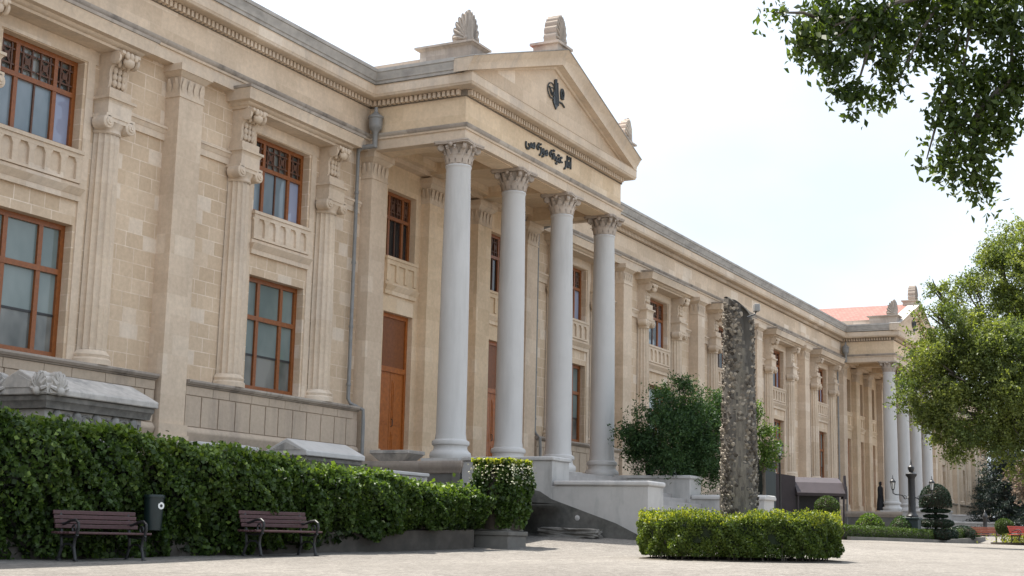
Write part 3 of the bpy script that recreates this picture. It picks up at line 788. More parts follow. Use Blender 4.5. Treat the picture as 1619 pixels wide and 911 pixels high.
def palmette(w,h,t,n=9,half=False):
    """anthemion slab in the x/z plane (base z=0) with scalloped outline and ribs; half: only the right half"""
    b=MB(); out=[]
    a0=math.pi/2 if half else math.pi
    m=(n//2 if half else n); K=8
    def R(a): return (math.cos(a)*w*(.5 if not half else 1.0), (math.sin(a)**.8)*h*.98 if math.sin(a)>0 else 0)
    for i in range(m*K+1):
        a=a0*(1-i/(m*K)); ph=(i%K)/K; r=.86+.14*math.sin(math.pi*ph)**.6 if i%K else .86
        x,z=R(a); out.append((x*r,max(z*r,0)))
    if half: out=[(0,0)]+out
    b.prism(out,'y',-t*.5,t*.5)
    for i in range(m):
        a=a0*(1-(i+.5)/m); tip=R(a); tip=(tip[0]*.92,tip[1]*.92)
        for s in (-1,1):
            b.tube([(tip[0]*.15,s*t*.5,tip[1]*.15+h*.06),(tip[0]*.6,s*(t*.5+.025),h*.04+tip[1]*.6),(tip[0],s*t*.5,tip[1])],[.02,.05,.03],6)
    for s in (-1,1): b.ball((.02,s*t*.5,h*.10),.09,6)
    return b
def acroteria(p):
    # side pedestals and palmettes, apex palmette
    for s,x in ((0,-.30),(1,10.2)):
        b=MB(); b.box(p+x-.42,p+x+.42,PF-.28,PF+1.35,14.45,14.86); b.frustum(p+x-.42,p+x+.42,PF-.28,PF+1.35,14.86,14.92,.08,.08); b.box(p+x-.54,p+x+.54,PF-.40,PF+1.47,14.922,14.98)
        a=b.build('acroterion',M['grey'],mus)
        sg=1 if s==0 else -1; cx=p+x-.36*sg
        q=palmette(.50,.90,.24,13,True); q.xf(Matrix.Translation((cx,PF-.10,14.98))@Matrix.Scale(sg,4,(1,0,0))); q.build('palmette',M['soot'],a)
        q=palmette(.50,.90,.24,13,True); q.xf(Matrix.Translation((cx+.06*sg,PF-.16,14.981))@Matrix.Rotation(R_(90),4,'Z')); q.build('palmette',M['soot'],a)
        MB().tube([(cx,PF-.16,14.982),(cx,PF-.18,15.5),(cx+.03*sg,PF-.13,15.90)],[.13,.10,.05],7).build('palmette_spine',M['soot'],a)
    b=MB(); b.box(p+4.95-.42,p+4.95+.42,PF-.34,PF+.5,16.15,16.62); b.box(p+4.95-.52,p+4.95+.52,PF-.42,PF+.58,16.622,16.70)
    a=b.build('acroterion',M['grey'],mus)
    palmette(.80,1.0,.42,11).xf(Matrix.Translation((p+4.95,PF-.05,16.70))).build('palmette',M['soot'],a)
    # low attic wall and tiled gable roof behind the pediment
    for x in (-.22,10.12): MB().box(p+x-.12,p+x+.12,PF+1.3,8,14.40,14.82).build('attic_wall',M['grey'],mus)
    r=MB(); f=lambda x:ptop(x)-.02
    vs=[]
    for y in (PF+.1,13):
        for x in (0.0,4.95,9.9): vs.append((p+x,y,f(x)+.03))
    r.add(vs,[(0,1,4,3),(1,2,5,4)]); r.add([(p,13,14.3),(p+4.95,13,f(4.95)),(p+9.9,13,14.3)],[(0,1,2)])
    r.build('roof',M['tile'],mus)
for p in PORT: acroteria(p)
# --- podium floor
def podium(p):
    b=MB(); x0,x1=p-.52,p+10.42
    b.box(x0+.02,x1-.02,-3.60,-.02,.4,3.54)
    o=b.build('podium',M['podium'],mus)
    m=MB(); pr=[(0,3.22),(.04,3.26),(.05,3.34),(.09,3.38),(.10,3.46),(.10,3.552),(-.45,3.556)]
    m.sweep(pr,[(x0,-.05),(x0,-3.60),(x1,-3.60),(x1,-.05)]); m.build('podium_moulding',M['coping'] if False else M['grey'],o)
    f=MB().box(x0+.3,x1-.3,-3.3,-.01,3.50,3.557); f.build('portico_floor',M['steps'],o)
    k=MB(); pr=[(.0,1.0),(.07,1.0),(.07,1.9),(.02,1.98),(0,2.0)]
    k.sweep(pr,[(x0,-.05),(x0,-3.60)]); k.box(x0-.05,x0+.02,-3.62,-3.40,1.9,3.22); k.box(x0-.05,x0+.02,-.35,-.1,1.9,3.22); k.build('podium_panel_frame',M['podium'],o)
for p in PORT: podium(p)
# --- rain pipes
def pipe(x,s):
    b=MB(); b.tube([(x,-.14,12.3),(x,-.14,5.25),(x+.02*s,-.2,5.12),(x+.25*s,-.48,4.95),(x+.25*s,-.5,4.6),(x+.25*s,-.5,1.8)],.052,10)
    for z in (11.0,9.0,7.2,5.6): b.tube([(x,-.14,z),(x,-.14,z+.07)],.066,10)
    o=b.build('downpipe',M['lead'],mus)
    h=MB(); hx=x+.10*s; hy=-.62
    h.lathe([(.05,12.3),(.075,12.32),(.075,12.72),(.12,12.80),(.18,12.86),(.195,12.95),(.195,13.14),(.22,13.16),(.22,13.21),(.12,13.28),(.06,13.34),(.05,13.48),(.01,13.5)],hx,hy,14)
    h.tube([(x,-.14,12.25),(x,-.25,12.33),(hx,hy,12.36)],.07,10)
    h.build('rain_hopper',M['lead'],o)
for p in PORT: pipe(p-.72,1); pipe(p+10.62,-1)

# ================================================================== STAIRS
def coped_wall(name,label,x0,x1,y0,y1,z0,z1,mat,cat='stair wall',group=None,ov=.05,ch=.12):
    t=thing(name,label,cat,((x0+x1)/2,(y0+y1)/2,z0),0,group)
    ox,oy=(x0+x1)/2,(y0+y1)/2; w,d=(x1-x0)/2,(y1-y0)/2; h=z1-z0
    MB().box(-w,w,-d,d,0,h-ch).build('wall_body',mat,t,bevel=.012)
    MB().box(-w-ov,w+ov,-d-ov,d+ov,h-ch+.002,h).build('coping',M['coping'],t,bevel=.03)
    return t
for k,(p,where) in enumerate(((0,'main portico'),(LP,'far portico'))):
    g='white stair walls of the porticoes'
    dd='' if k==0 else 'distant '
    lw_=thing('stair_wall',('white plastered left stair wall of the near portico, dark at its foot' if k==0 else 'small distant white left stair wall below the far portico columns'),'stair wall',(p,-3.65,.6),0,g)
    b=MB(); b.box(-.5,.5,-2.63,-.002,0,2.94); b.build('wall_body',M['white'],lw_,bevel=.012)
    MB().box(-.55,.55,-2.68,-.004,2.942,3.05).build('coping',M['coping'],lw_,bevel=.03)
    b=MB(); b.box(-.5,.5,-5.24,-2.63,0,2.31); b.build('lower_wall',M['white'],lw_,bevel=.012)
    MB().box(-.55,.55,-5.29,-2.685,2.312,2.44).build('lower_coping',M['coping'],lw_,bevel=.04)
    # dark patch with a sloping upper edge and a pale spot: raised skin on the outer face
    if k==0:
        c=MB(); c.prism([(-.0,.3),(-.0,2.28),(-1.6,2.30),(-2.30,2.17),(-2.62,1.98),(-3.6,1.66),(-4.4,1.40),(-5.23,1.02),(-5.23,.3)],'x',-.515,-.49); c.build('dark_patch',M['dirty'],lw_)
        c=MB(); c.lathe([(0,0),(.075,0),(.06,.008),(0,.009)],n=7); c.xf(Matrix.Translation((-.514,-3.35,1.52))@Matrix.Rotation(R_(-90),4,'Y')); c.build('pale_spot',M['white'],lw_)
    rw=thing('stair_wall',('white plastered right stair wall of the near portico, beside the green bush' if k==0 else 'small distant white right stair wall below the far portico'),'stair wall',(p+9.9,-3.65,.6),0,g)
    MB().box(-.5,.5,-2.6,-.002,0,2.94).build('wall_body',M['white'],rw,bevel=.012)
    MB().box(-.55,.55,-2.65,-.004,2.942,3.05).build('coping',M['coping'],rw,bevel=.03)
    MB().box(-.5,.5,-5.0,-2.6,0,2.31).build('lower_wall',M['white'],rw,bevel=.012)
    b=MB(); b.prism([(-.56,2.30),(-.56,2.40),(-.45,2.45),(.45,2.45),(.56,2.40),(.56,2.30)],'y',-5.06,-2.655); b.build('lower_coping',M['coping'],rw,bevel=.03)
    st=MB(); n=12; run=.5
    for i in range(n):
        y1=-3.62-run*i; z=3.545-.157*(i+.0)
        st.box(p+.51,p+9.39,y1-run-.03,y1-.001 if i else -3.60,.5+.001*i,z-.001*i)
    s=st.build('stairs',M['steps']); tag(s,'wide worn marble steps rising to the near portico' if k==0 else 'distant marble steps rising to the far portico','stairs','portico stairs')
# objects on the right wall and portico edge
p_=at(981,752,46.5); 
t=thing('backpack','black rounded backpack resting near the rightmost near column','bag',(10.1,-4.6,3.65))
b=MB(); b.ball((0,0,.19),.2,8,sc=(1.05,.7,1.0)); b.build('bag_body',M['cloth'],t)
b=MB(); b.tube([(-.05,-.12,.33),(-.05,-.2,.42),(.05,-.2,.42),(.05,-.12,.33)],.015,6); b.build('handle',M['cloth'],t)
t=thing('carrier_bag','white bag with a small blue mark beside the black backpack','bag',(10.15,-5.45,3.65))
b=MB(); b.prism([(-.22,0),(.22,0),(.25,.18),(.18,.33),(.05,.30),(-.08,.36),(-.24,.26)],'y',-.12,.12); b.build('bag_body',M['bagwhite'],t,bevel=.04)
MB().box(-.06,.06,-.126,-.121,.14,.24).build('blue_mark',M['bluecloth'],t)
# slab at the foot of the stair wall
def rough_block(name,label,cat,pos,dim,rotz,mat,amp=.04,seed=0):
    rr=random.Random(seed); bm=bmesh.new(); bmesh.ops.create_cube(bm,size=1); bmesh.ops.subdivide_edges(bm,edges=bm.edges[:],cuts=4,use_grid_fill=True)
    for v in bm.verts:
        v.co=Vector((v.co.x*dim[0],v.co.y*dim[1],(v.co.z+.5)*dim[2])); v.co+=Vector((rr.gauss(0,amp),rr.gauss(0,amp),rr.gauss(0,amp*.5)))
        v.co.z=max(v.co.z,-.05)
    me=bpy.data.meshes.new(name); bm.to_mesh(me); bm.free(); me.materials.append(mat)
    o=bpy.data.objects.new(name,me); COL.objects.link(o); o.location=pos; o.rotation_euler[2]=rotz
    b=o.modifiers.new('bevel','BEVEL'); b.width=.02; b.segments=2
    return tag(o,label,cat)
rough_block('stone_slab','rough old stone slab lying at the foot of the dark stair wall','stone',(-.95,-7.0,gz(-.95,-7.0)-.02),(.5,1.5,.22),R_(4),M['roughstone'],.025,3)

# ================================================================== TERRACE with sarcophagi behind the hedge
hx=lambda x:-4.4-.26*(x+15.07)         # hedge front line
HE=-5.3                                 # hedge end
b=MB(); xs=np.linspace(-32,-.56,40)
vs=[]; 
for x in xs:
    vs+= [(x,min(hx(min(x,HE))+.35,-1.0),2.45),(x,-.1,2.5)]
b.add(vs,[(2*i,2*i+2,2*i+3,2*i+1) for i in range(39)])
o=b.build('terrace_ground',M['soil']); tag(o,kind='structure')
# sarcophagus 1
def sarcophagus(label,pos,rotz,Ls,W,zb,ze,zr,big):
    t=thing('sarcophagus',label,'sarcophagus',pos,rotz)
    h=ze-pos[2]
    MB().box(-Ls/2+.17,Ls/2-.17,-W/2+.17,W/2-.17,0,h-.20).build('chest',M['marble'],t,bevel=.02)
    m=MB(); m.sweep([(-.12,h-.24),(.0,h-.23),(.02,h-.12),(.05,h-.09),(.06,h-.005),(-.2,h)],[(-Ls/2+.06,W/2-.06),(-Ls/2+.06,-W/2+.06),(Ls/2-.06,-W/2+.06),(Ls/2-.06,W/2-.06),(-Ls/2+.06,W/2-.06)]); m.build('chest_moulding',M['roughstone'],t)
    l=MB(); r=zr-pos[2]
    l.prism([(-W/2-.06,h+.004),(-W/2-.06,h+.13),(0,r),(W/2+.06,h+.13),(W/2+.06,h+.004)],'x',-Ls/2-.05,Ls/2+.05)
    lid=l.build('lid',M['marble'] if big else M['marble_white'],t,bevel=.025)
    for s in (-1,1): MB().prism([(-W/2+.1,h+.14),(0,r-.09),(W/2-.1,h+.14)],'x',s*(Ls/2+.05)-.02,s*(Ls/2+.05)+.025).build('gable',M['marble'],lid)
    if big:
        for sy in (-1,1):
            a=palmette(.50,.42,.16,7); a.xf(Matrix.Translation((-Ls/2+.22,sy*(W/2+.0),h+.03))); a.build('corner_acroterion',M['marble'],t)
            a=palmette(.44,.42,.16,7); a.xf(Matrix.Translation((-Ls/2+.02,sy*(W/2-.16),h+.031))@Matrix.Rotation(R_(90),4,'Z')); a.build('corner_acroterion',M['marble'],t)
        # figures, heads and garlands in relief
        rl=MB(); rr=random.Random(4); y=-W/2+.15
        for i in range(5):
            x=-Ls/2+.45+(Ls-.9)*i/4
            rl.ball((x,y,h-.36),.12,7,sc=(.9,.7,1.15)); rl.tube([(x,y,h-.46),(x+.03,y,h-.8),(x-.03,y,h-1.05)],[.11,.13,.09],8)
            rl.tube([(x-.05,y,h-.52),(x-.13,y-.02,h-.62),(x-.10,y-.05,h-.74)],.04,6); rl.tube([(x+.05,y,h-.52),(x+.16,y-.01,h-.48),(x+.19,y,h-.34)],.04,6)
            if i<4:
                xm=x+(Ls-.9)/8; pts=[(xm+.17*math.cos(k*math.pi/6),y+.01,h-.46+.17*math.sin(k*math.pi/6)) for k in range(13)]; rl.tube(pts,.03,6)
                st=len(rl.v); rl.ball((xm,y+.03,h-.46),.10,8,sc=(1,.5,1.1))
        rl.build('relief_figures',M['relief'],t)
    return t
sarcophagus('large carved marble sarcophagus with relief figures at the left behind the hedge',(-12.62,-1.95,2.45),R_(2),3.0,1.35,0,3.98,4.46,True)
sarcophagus('small plain sarcophagus with white gabled marble lid near the downpipe',(-5.25,-2.4,2.45),0,2.3,1.05,0,3.33,3.74,False)
def slab(label,x0,x1,y0,y1,z0,z1):
    t=thing('marble_slab',label,'marble block',((x0+x1)/2,(y0+y1)/2,z0),0,'loose marble slabs on the terrace'); w,d=(x1-x0)/2,(y1-y0)/2
    MB().box(-w,w,-d,d,0,z1-z0-.09).build('block',M['marble'],t,bevel=.015); MB().box(-w-.04,w+.04,-d-.04,d+.04,z1-z0-.088,z1-z0).build('top_slab',M['marble_white'],t,bevel=.02)
slab('long low marble block between the two sarcophagi',-9.4,-7.4,-2.3,-1.7,2.45,3.46)
slab('short marble block in front of the portico side wall',-4.05,-2.3,-3.7,-3.2,2.45,3.13)
slab('dark thin marble block beside the tall pilaster foot',-7.2,-6.7,-1.5,-1.0,2.45,3.55)
t=thing('stone_trough','tapered grey marble trough standing on the portico edge before the door','trough',(-.02,-1.35,3.556))
b=MB(); b.frustum(-.3,.3,-.38,.38,0,.2,.12,.22); b.box(-.44,.44,-.62,.62,.202,.30); b.build('basin',M['marble'],t,bevel=.015)
MB().box(-.36,.36,-.54,.54,.301,.304).build('basin_inside',M['podium'],t)

# ================================================================== IVY HEDGE on the retaining wall
def htop(x):
    return float(np.interp(x,[-40,-26,-20,-17.5,-15,-12,-9.6,-6.5,HE],[3.75,3.75,3.70,3.58,3.28,3.05,2.86,2.60,2.50]))+.05*math.sin(x*2.1)+.04*math.sin(x*5.3+1)
hedge=thing('ivy_hedge','long dense green ivy hedge draped over a low stone wall behind the benches','hedge',(-15,hx(-15),1.0))
b=MB(); xs=np.linspace(-32,HE,30)
vs=[]
for x in xs:
    y=hx(x)+.36; g=gz(x,hx(x))-.3; tz=htop(x)-.22
    vs+=[(x,y,g),(x,y,tz),(x+.1,y+.7,tz),(x+.1,y+.7,g)]
b.add(vs,[(4*i+j,4*i+4+j,4*i+5+j,4*i+1+j) for i in range(29) for j in range(3)]+[(0,1,2,3),tuple(4*29+k for k in (3,2,1,0))])
wo=b.build('retaining_wall',M['dirty']); wo.parent=hedge; wo.matrix_parent_inverse=Matrix.Translation(-hedge.location)
def setp(o,par): o.parent=par; o.matrix_parent_inverse=Matrix.Translation(-Vector(par.location))
b=MB(); vs=[]
for x in xs:
    y=hx(x)+.20; g=gz(x,hx(x)); z=g+.42
    vs+=[(x,y,g-.3),(x,y,z),(x,y+.15,z+.02),(x,y+.15,g-.3)]
b.add(vs,[(4*i+j,4*i+4+j,4*i+5+j,4*i+1+j) for i in range(29) for j in range(3)]); 
setp(b.build('wall_footing',M['footing']),hedge)
n=70000
X=-28+rng.random(n)*(28+HE); 
tt=np.array([htop(x) for x in X]); _gx=np.linspace(-30,HE,60); _gv=np.array([gz(x,hx(x)) for x in _gx]); gg=np.interp(X,_gx,_gv)
bare=np.interp(X,[-30,-16,-15.7,-14.6,-14.2,-11.5,-10.4,-9,-7.8,-6.6,HE],[.0,.02,.16,.16,.0,.02,.2,.25,.42,.5,.45])+.09*np.sin(X*3.3)*np.clip((X+12)/3,-0,1)+.07*np.sin(X*7.7)*np.clip((X+14)/3,0,1)-.12*np.clip((-12-X)/2,0,1)
u=rng.random(n)
bulge=lambda x,z: .16*np.sin(x*1.7+z*1.3)+.12*np.sin(x*3.9-z*2.6+1)+.10*np.sin(x*8.1+z*6)+.06*np.sin(x*15+z*13)
Z=gg+bare+(tt-gg-bare)*u
top=rng.random(n)<.22
Z=np.where(top,tt+.07*rng.normal(size=n),Z)
prof=np.where(u>.84,-(u-.84)*1.6,0)+.30*np.sin(np.clip(u,0,1)*np.pi*.62)-.02
Y=np.array([hx(x) for x in X])-bulge(X,Z)*.9-prof+.16*rng.random(n)**2*1.0+.02
Y=np.where(top,np.array([hx(x) for x in X])+.9*rng.random(n)-.05,Y)
lit=leafmesh('foliage',np.c_[X,Y,Z],.092,[M['ivy'],M['ivy_toplight']],up=.5,asp=.85,dirs=np.tile(np.array([0,-.35,-.6]),(n,1)),jit=.75,extra=((top&(rng.random(n)<.75))|(rng.random(n)<.04+.30*np.clip(u-.55,0,1))).astype(np.int32))  # paler leaves towards the top carry the painted sky brightness
setp(lit,hedge)
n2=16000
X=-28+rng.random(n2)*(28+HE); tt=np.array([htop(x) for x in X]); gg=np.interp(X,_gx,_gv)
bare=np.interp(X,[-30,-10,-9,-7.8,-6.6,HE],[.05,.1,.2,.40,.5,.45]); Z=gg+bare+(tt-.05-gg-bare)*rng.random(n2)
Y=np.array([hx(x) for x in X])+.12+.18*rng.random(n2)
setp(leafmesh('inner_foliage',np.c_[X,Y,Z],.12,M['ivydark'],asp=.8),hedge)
# planter with blossoming bush at the hedge's end
pz=gz(-4.45,-7.0)
t=thing('planter_bush','clipped ivy bush with cream blossom on top growing from a square stone planter','bush',(-4.45,-6.95,pz))
b=MB(); b.box(-.44,.44,-.42,.42,-.25,.26); b.box(-.47,.47,-.45,.45,.262,.36); b.frustum(-.40,.40,-.38,.38,.362,.44,-.02,-.02); b.build('planter',M['podium'],t,bevel=.015)
n=9000
a=rng.random(n)*2*np.pi; zz=.42+1.46*rng.random(n); rr=.58+.05*np.sin(a*5+zz*4)+.05*np.sin(a*9-zz*7)
cs=np.c_[np.sign(np.cos(a))*np.abs(np.cos(a))**.55,np.sign(np.sin(a))*np.abs(np.sin(a))**.55]*np.where(zz<.75,.74+ (zz-.42)*.6,np.where(zz>1.62,1-(zz-1.62)*.7,1))[:,None]
P=np.c_[cs*(rr*(.82+.18*rng.random(n)))[:,None],zz]
tp=rng.random(n)<.22; P[tp]=np.c_[(rng.random((tp.sum(),2))-.5)*1.0,1.76+.17*rng.random(tp.sum())]
leafmesh('foliage',P,.095,M['ivy'],t,asp=.85,up=.6)
tp=9000; 
n=1400; Q=np.c_[(rng.random((n,2))-.5)*1.06,1.82+.14*rng.random(n)]; leafmesh('painted_top_light',Q,.07,M['toplight_leaf'],t,asp=.8)  # highlights on the bush top painted in as yellow green leaves
n=330; P=np.c_[(rng.random((n,2))-.5)*1.08,1.80+.16*rng.random(n)]; q=rng.random(n)<.38; P[q,1]=-.58-.05*rng.random(q.sum()); P[q,2]=1.32+.5*rng.random(q.sum())**.5
q=rng.random(n)<.38; P[q,0]=-.58-.05*rng.random(q.sum()); P[q,2]=1.32+.5*rng.random(q.sum())**.5
leafmesh('blossom',P,.042,M['flower'],t,asp=1.0)
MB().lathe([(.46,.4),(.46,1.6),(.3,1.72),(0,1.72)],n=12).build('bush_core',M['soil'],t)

# ================================================================== BENCHES, BIN
def bench(label,pos,rotz,slat,iron,Lb=1.55,group='park benches'):
    t=thing('park_bench',label,'bench',pos,rotz,group)
    for s in (-1,1):
        f=MB(); x=s*(Lb/2-.14)
        f.tube([(x,-.26,0),(x,-.25,.05),(x,-.19,.22),(x,-.21,.36),(x,-.27,.42)],.026,8)
        f.tube([(x,.26,0),(x,.25,.05),(x,.18,.2),(x,.20,.36),(x,.24,.6),(x,.30,.80)],.026,8)
        f.tube([(x,-.25,.40),(x,0,.385),(x,.22,.40)],.022,8)
        f.tube([(x,-.19,.2),(x,-.08,.27),(x,.08,.27),(x,.18,.2)],.018,8)
        # looping arm rest
        f.tube([(x,-.25,.42),(x,-.30,.52),(x,-.28,.61),(x,-.20,.655),(x,-.06,.645),(x,.10,.60),(x,.24,.58)],.024,8)
        f.tube([(x+.0,.05*math.cos(a)-.16,.52+.055*math.sin(a)) for a in np.linspace(0,2*math.pi,13)],.014,6)
        for yy in (-.26,.26): f.box(x-.03,x+.03,yy-.05,yy+.03,0,.03)
        f.build('side_frame',iron,t)
    s=MB()
    for i in range(5): y=-.26+.115*i; s.box(-Lb/2,Lb/2,y,y+.10,.425+.004*abs(i-2),.46+.004*abs(i-2))
    s.build('seat',slat,t,bevel=.008)
    k=MB()
    for i in range(4):
        z=.52+.075*i; y=.215+.028*i*1.15
        k.box(-Lb/2,Lb/2,y-.045,y-.012,z,z+.066)
    k.build('backrest',slat,t,bevel=.008)
    return t
rz=R_(-14.6)
P=(-15.0,-5.12); bench('reddish brown slatted bench with black iron sides, left of the green bin',(P[0],P[1],gz(*P)),rz,M['slat'],M['iron'])
P=(-11.42,-6.08); bench('reddish brown slatted bench right of the green bin, before the ivy hedge',(P[0],P[1],gz(*P)),rz,M['slat'],M['iron'])
P=(-13.62,-4.95); z=gz(*P)
t=thing('litter_bin','dark green plastic litter bin with white round sticker on a post','bin',(P[0],P[1],z),rz)
b=MB(); b.lathe([(.135,.47),(.15,.48),(.175,1.04),(.175,1.05),(.155,1.05),(.15,.6)],n=24); b.build('bin_body',M['bin'],t)
b=MB(); b.lathe([(.185,1.03),(.19,1.06),(.18,1.09),(.172,1.05)],n=24); b.build('rim',M['bin'],t)
b=MB(); b.tube([(0,.2,0),(0,.2,.98)],.03,8); b.box(-.05,.05,.12,.2,.85,.9); b.build('post',M['iron'],t)
b=MB(); b.lathe([(0,0),(.062,0),(.062,.006),(0,.006)],n=20); b.xf(Matrix.Translation((.035,-.166,.90))@Matrix.Rotation(R_(90),4,'X')@Matrix.Rotation(R_(-3),4,'X')); b.build('sticker',M['sticker'],t)
b=MB(); b.lathe([(.022,0),(.027,0),(.027,.003),(.022,.003)],n=16); b.box(-.006,.006,-.012,.012,.0,.003); b.xf(Matrix.Translation((.035,-.1725,.90))@Matrix.Rotation(R_(90),4,'X')@Matrix.Rotation(R_(-3),4,'X')); b.build('sticker_mark',M['iron'],t)

# ================================================================== ROUND HEDGE and PALM STUMP
RC=(-6.45,-13.2); rz0=gz(*RC)
t=thing('round_hedge','low clipped ring of yellow green box hedge around the palm stump','hedge',(RC[0],RC[1],rz0))
n=72000; a=rng.random(n)*2*np.pi; RO=1.93; k=rng.random(n)
zz=.08+.68*rng.random(n)
dent_=.05*np.sin(a*9+zz*5)+.04*np.sin(a*17-zz*9)+.03*np.sin(a*31+zz*15)
r=RO*(.965+dent_*.55)-np.where(zz>.66,(zz-.66)*.9,0)-np.where(zz<.25,(.25-zz)*.35,0)-.14*rng.random(n)**2
tp=k<.30; r=np.where(tp,RO-.02-.72*rng.random(n),r); zz=np.where(tp,.74+.05*np.sin(a*7)+.04*np.sin(a*19+r*9)+.06*rng.normal(size=n),zz)
inn=(k>.93); r=np.where(inn,RO-.70-.05*rng.random(n),r)
gzv=np.array([gz(RC[0]+1.8*math.cos(q),RC[1]+1.8*math.sin(q))-rz0 for q in np.linspace(0,2*np.pi,73)]); goff=np.interp(a,np.linspace(0,2*np.pi,73),gzv)
P=np.c_[r*np.cos(a),r*np.sin(a),zz+goff]
leafmesh('foliage',P,.044,M['box'],t,asp=.7,up=-.5)
n=9000; a=rng.random(n)*2*np.pi; r=RO-.0-.74*rng.random(n)**1.1; zz=.785+.05*np.sin(a*7)+.04*np.sin(a*19+r*9)+.045*rng.normal(size=n)
leafmesh('painted_top_light',np.c_[r*np.cos(a),r*np.sin(a),zz+np.interp(a,np.linspace(0,2*np.pi,73),gzv)],.045,M['toplight_leaf'],t,asp=.6,up=-1.2)  # backlit rim of the ring painted in as lighter leaves
st=MB()
for i in range(170):
    q=rng.random()*2*math.pi; r0=RO-.2-.4*rng.random(); g=float(np.interp(q,np.linspace(0,2*np.pi,73),gzv))
    x,y=r0*math.cos(q),r0*math.sin(q); st.tube([(x,y,g-.05),(x+.03*rng.normal(),y+.03*rng.normal(),g+.25),(x+.07*rng.normal(),y+.04*rng.normal(),g+.45)],.012,5)
st.build('stems',M['bark'],t)
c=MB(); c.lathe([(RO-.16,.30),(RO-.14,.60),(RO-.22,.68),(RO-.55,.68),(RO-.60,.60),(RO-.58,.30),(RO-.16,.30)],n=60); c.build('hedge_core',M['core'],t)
b=MB(); b.lathe([(0,.03),(1.2,.03),(RO-.02,.012),(RO+.10,-.06)],RC[0],RC[1],48)
for i in range(len(b.v)):
    v=b.v[i]; b.v[i]=(v[0],v[1],v[2]+gz(v[0],v[1]))
o=b.build('planting_soil',M['soil']); tag(o,kind='structure')
# palm stump
PC=(-6.75,-13.30); pz=gz(*PC); PH=5.02
t=thing('palm_stump','tall bare grey palm trunk cut off at an angle, standing in the round hedge','palm trunk',(PC[0],PC[1],pz))
def prad(z): return .318+.03*math.exp(-z*1.2)+.035*math.exp(-((z-1.6)/1.1)**2)-.035*(z/PH)
def cutz(x,y):
    s=(x*CR.x+y*CR.y)/.33; f=-(x*CF.x+y*CF.y)/.33   # slant falls to one side and forward
    return PH-.0-.16*max(-.15,s)-.20*max(0,s)**2-.22*max(0,f+s*.5)
va=math.atan2(-CF.y,-CF.x)
def groove(z): return va+.42-.10*(z-3.5)
vs=[];nA=44;nZ=70
for j in range(nZ+1):
    for i in range(nA):
        a=2*math.pi*i/nA; z=PH*j/nZ; r=prad(z)*(1+.03*math.sin(3*a+z*2)+.02*math.sin(7*a-z*5)+.025*rng.random())
        gr=max(0,1-abs(((a-groove(z)+math.pi)%(2*math.pi))-math.pi)/.42)*min(1,max(0,(z-3.5)/.9)); r*=1-.34*gr; x,y=r*math.cos(a),r*math.sin(a); z=min(z,cutz(x,y)); vs.append((x+.012*z,y,z-.1 if j==0 else z))
b=MB()
def isdark(i,j):
    z=PH*j/nZ; a=2*math.pi*(i+.5)/nA; return z>3.5+.9*rng.random() and abs(((a-groove(z)+math.pi)%(2*math.pi))-math.pi)<.30+.14*rng.random()
def isworn(i,j):
    if rng.random()<.12: return False
    z=PH*j/nZ; a=2*math.pi*(i+.5)/nA; return z<4.4 and abs(((a-va+.05+math.pi)%(2*math.pi))-math.pi)<.36+.12*math.sin(z*2.3)+.1*rng.random()
for j in range(nZ):
    for i in range(nA): b.f.append((j*nA+i,j*nA+(i+1)%nA,(j+1)*nA+(i+1)%nA,(j+1)*nA+i)); b.m.append(1 if isdark(i,j) else (2 if isworn(i,j) else 0))
b.v+=vs
vs=[]
for (k,dz) in ((1,0),(.82,.0),(.7,-.35),(0,-.42)):
    for i in range(nA):
        a=2*math.pi*i/nA; r=prad(PH)*k; x,y=r*math.cos(a),r*math.sin(a); vs.append((x+.012*PH,y,cutz(x/k if k else 0,y/k if k else 0)+dz))
b.add(vs,[(j*nA+i,j*nA+(i+1)%nA,(j+1)*nA+(i+1)%nA,(j+1)*nA+i) for j in range(3) for i in range(nA)],1)
b.build('trunk',[M['palm'],M['palmdark'],M['worn']],t)
s=MB(); dz=.056; nc=24
for j in range(int((PH-.1)/dz)):
    for i in range(nc):
        z=.03+dz*(j+.18*rng.random()); a=2*math.pi*(i+.5*(j%2)+.05*rng.normal())/nc+.025*j; r=prad(z)
        da=(a-(va-.05)+math.pi)%(2*math.pi)-math.pi
        worn=abs(da)<.34+.10*math.sin(z*2.3) and z<4.1
        if abs(((a-groove(z)+math.pi)%(2*math.pi))-math.pi)<.34 and z>3.5: continue
        if rng.random()<(.45 if worn else .14): continue
        x,y=r*math.cos(a),r*math.sin(a)
        if z>cutz(x,y)-.10: continue
        ln=(.03+.04*rng.random()**1.6)*(.5 if worn else 1); w=.036+.014*rng.random(); h=.06+.035*rng.random(); ca,sa=math.cos(a),math.sin(a)
        def q(o,u,v): return (ca*(r-.02+o)-sa*u+.012*z, sa*(r-.02+o)+ca*u, z+v)
        tw=.012*rng.normal()
        # overlapping stub: rises outward from its foot, blunt torn end above
        s.add([q(.0,0,-.02),q(.0,-w,.02),q(.0,w,.02),q(ln*.75,-w*.8,h*.75+tw),q(ln*.75,w*.8,h*.75-tw),q(ln,0,h),q(ln*.8,0,h*.45),q(.01,-w*.6,h*1.0),q(.01,w*.6,h*1.0)],
              [(0,6,1),(0,2,6),(1,6,3),(6,2,4),(6,4,5),(6,5,3),(3,5,7),(5,4,8),(5,8,7),(1,3,7),(4,2,8)],0)
s.build('leaf_bases',M['scale'],t,smooth=False)
fp=at(1196,487,26.9)
t=thing('floodlight','small grey box floodlight fixed at the top right of the palm trunk','floodlight',tuple(fp))
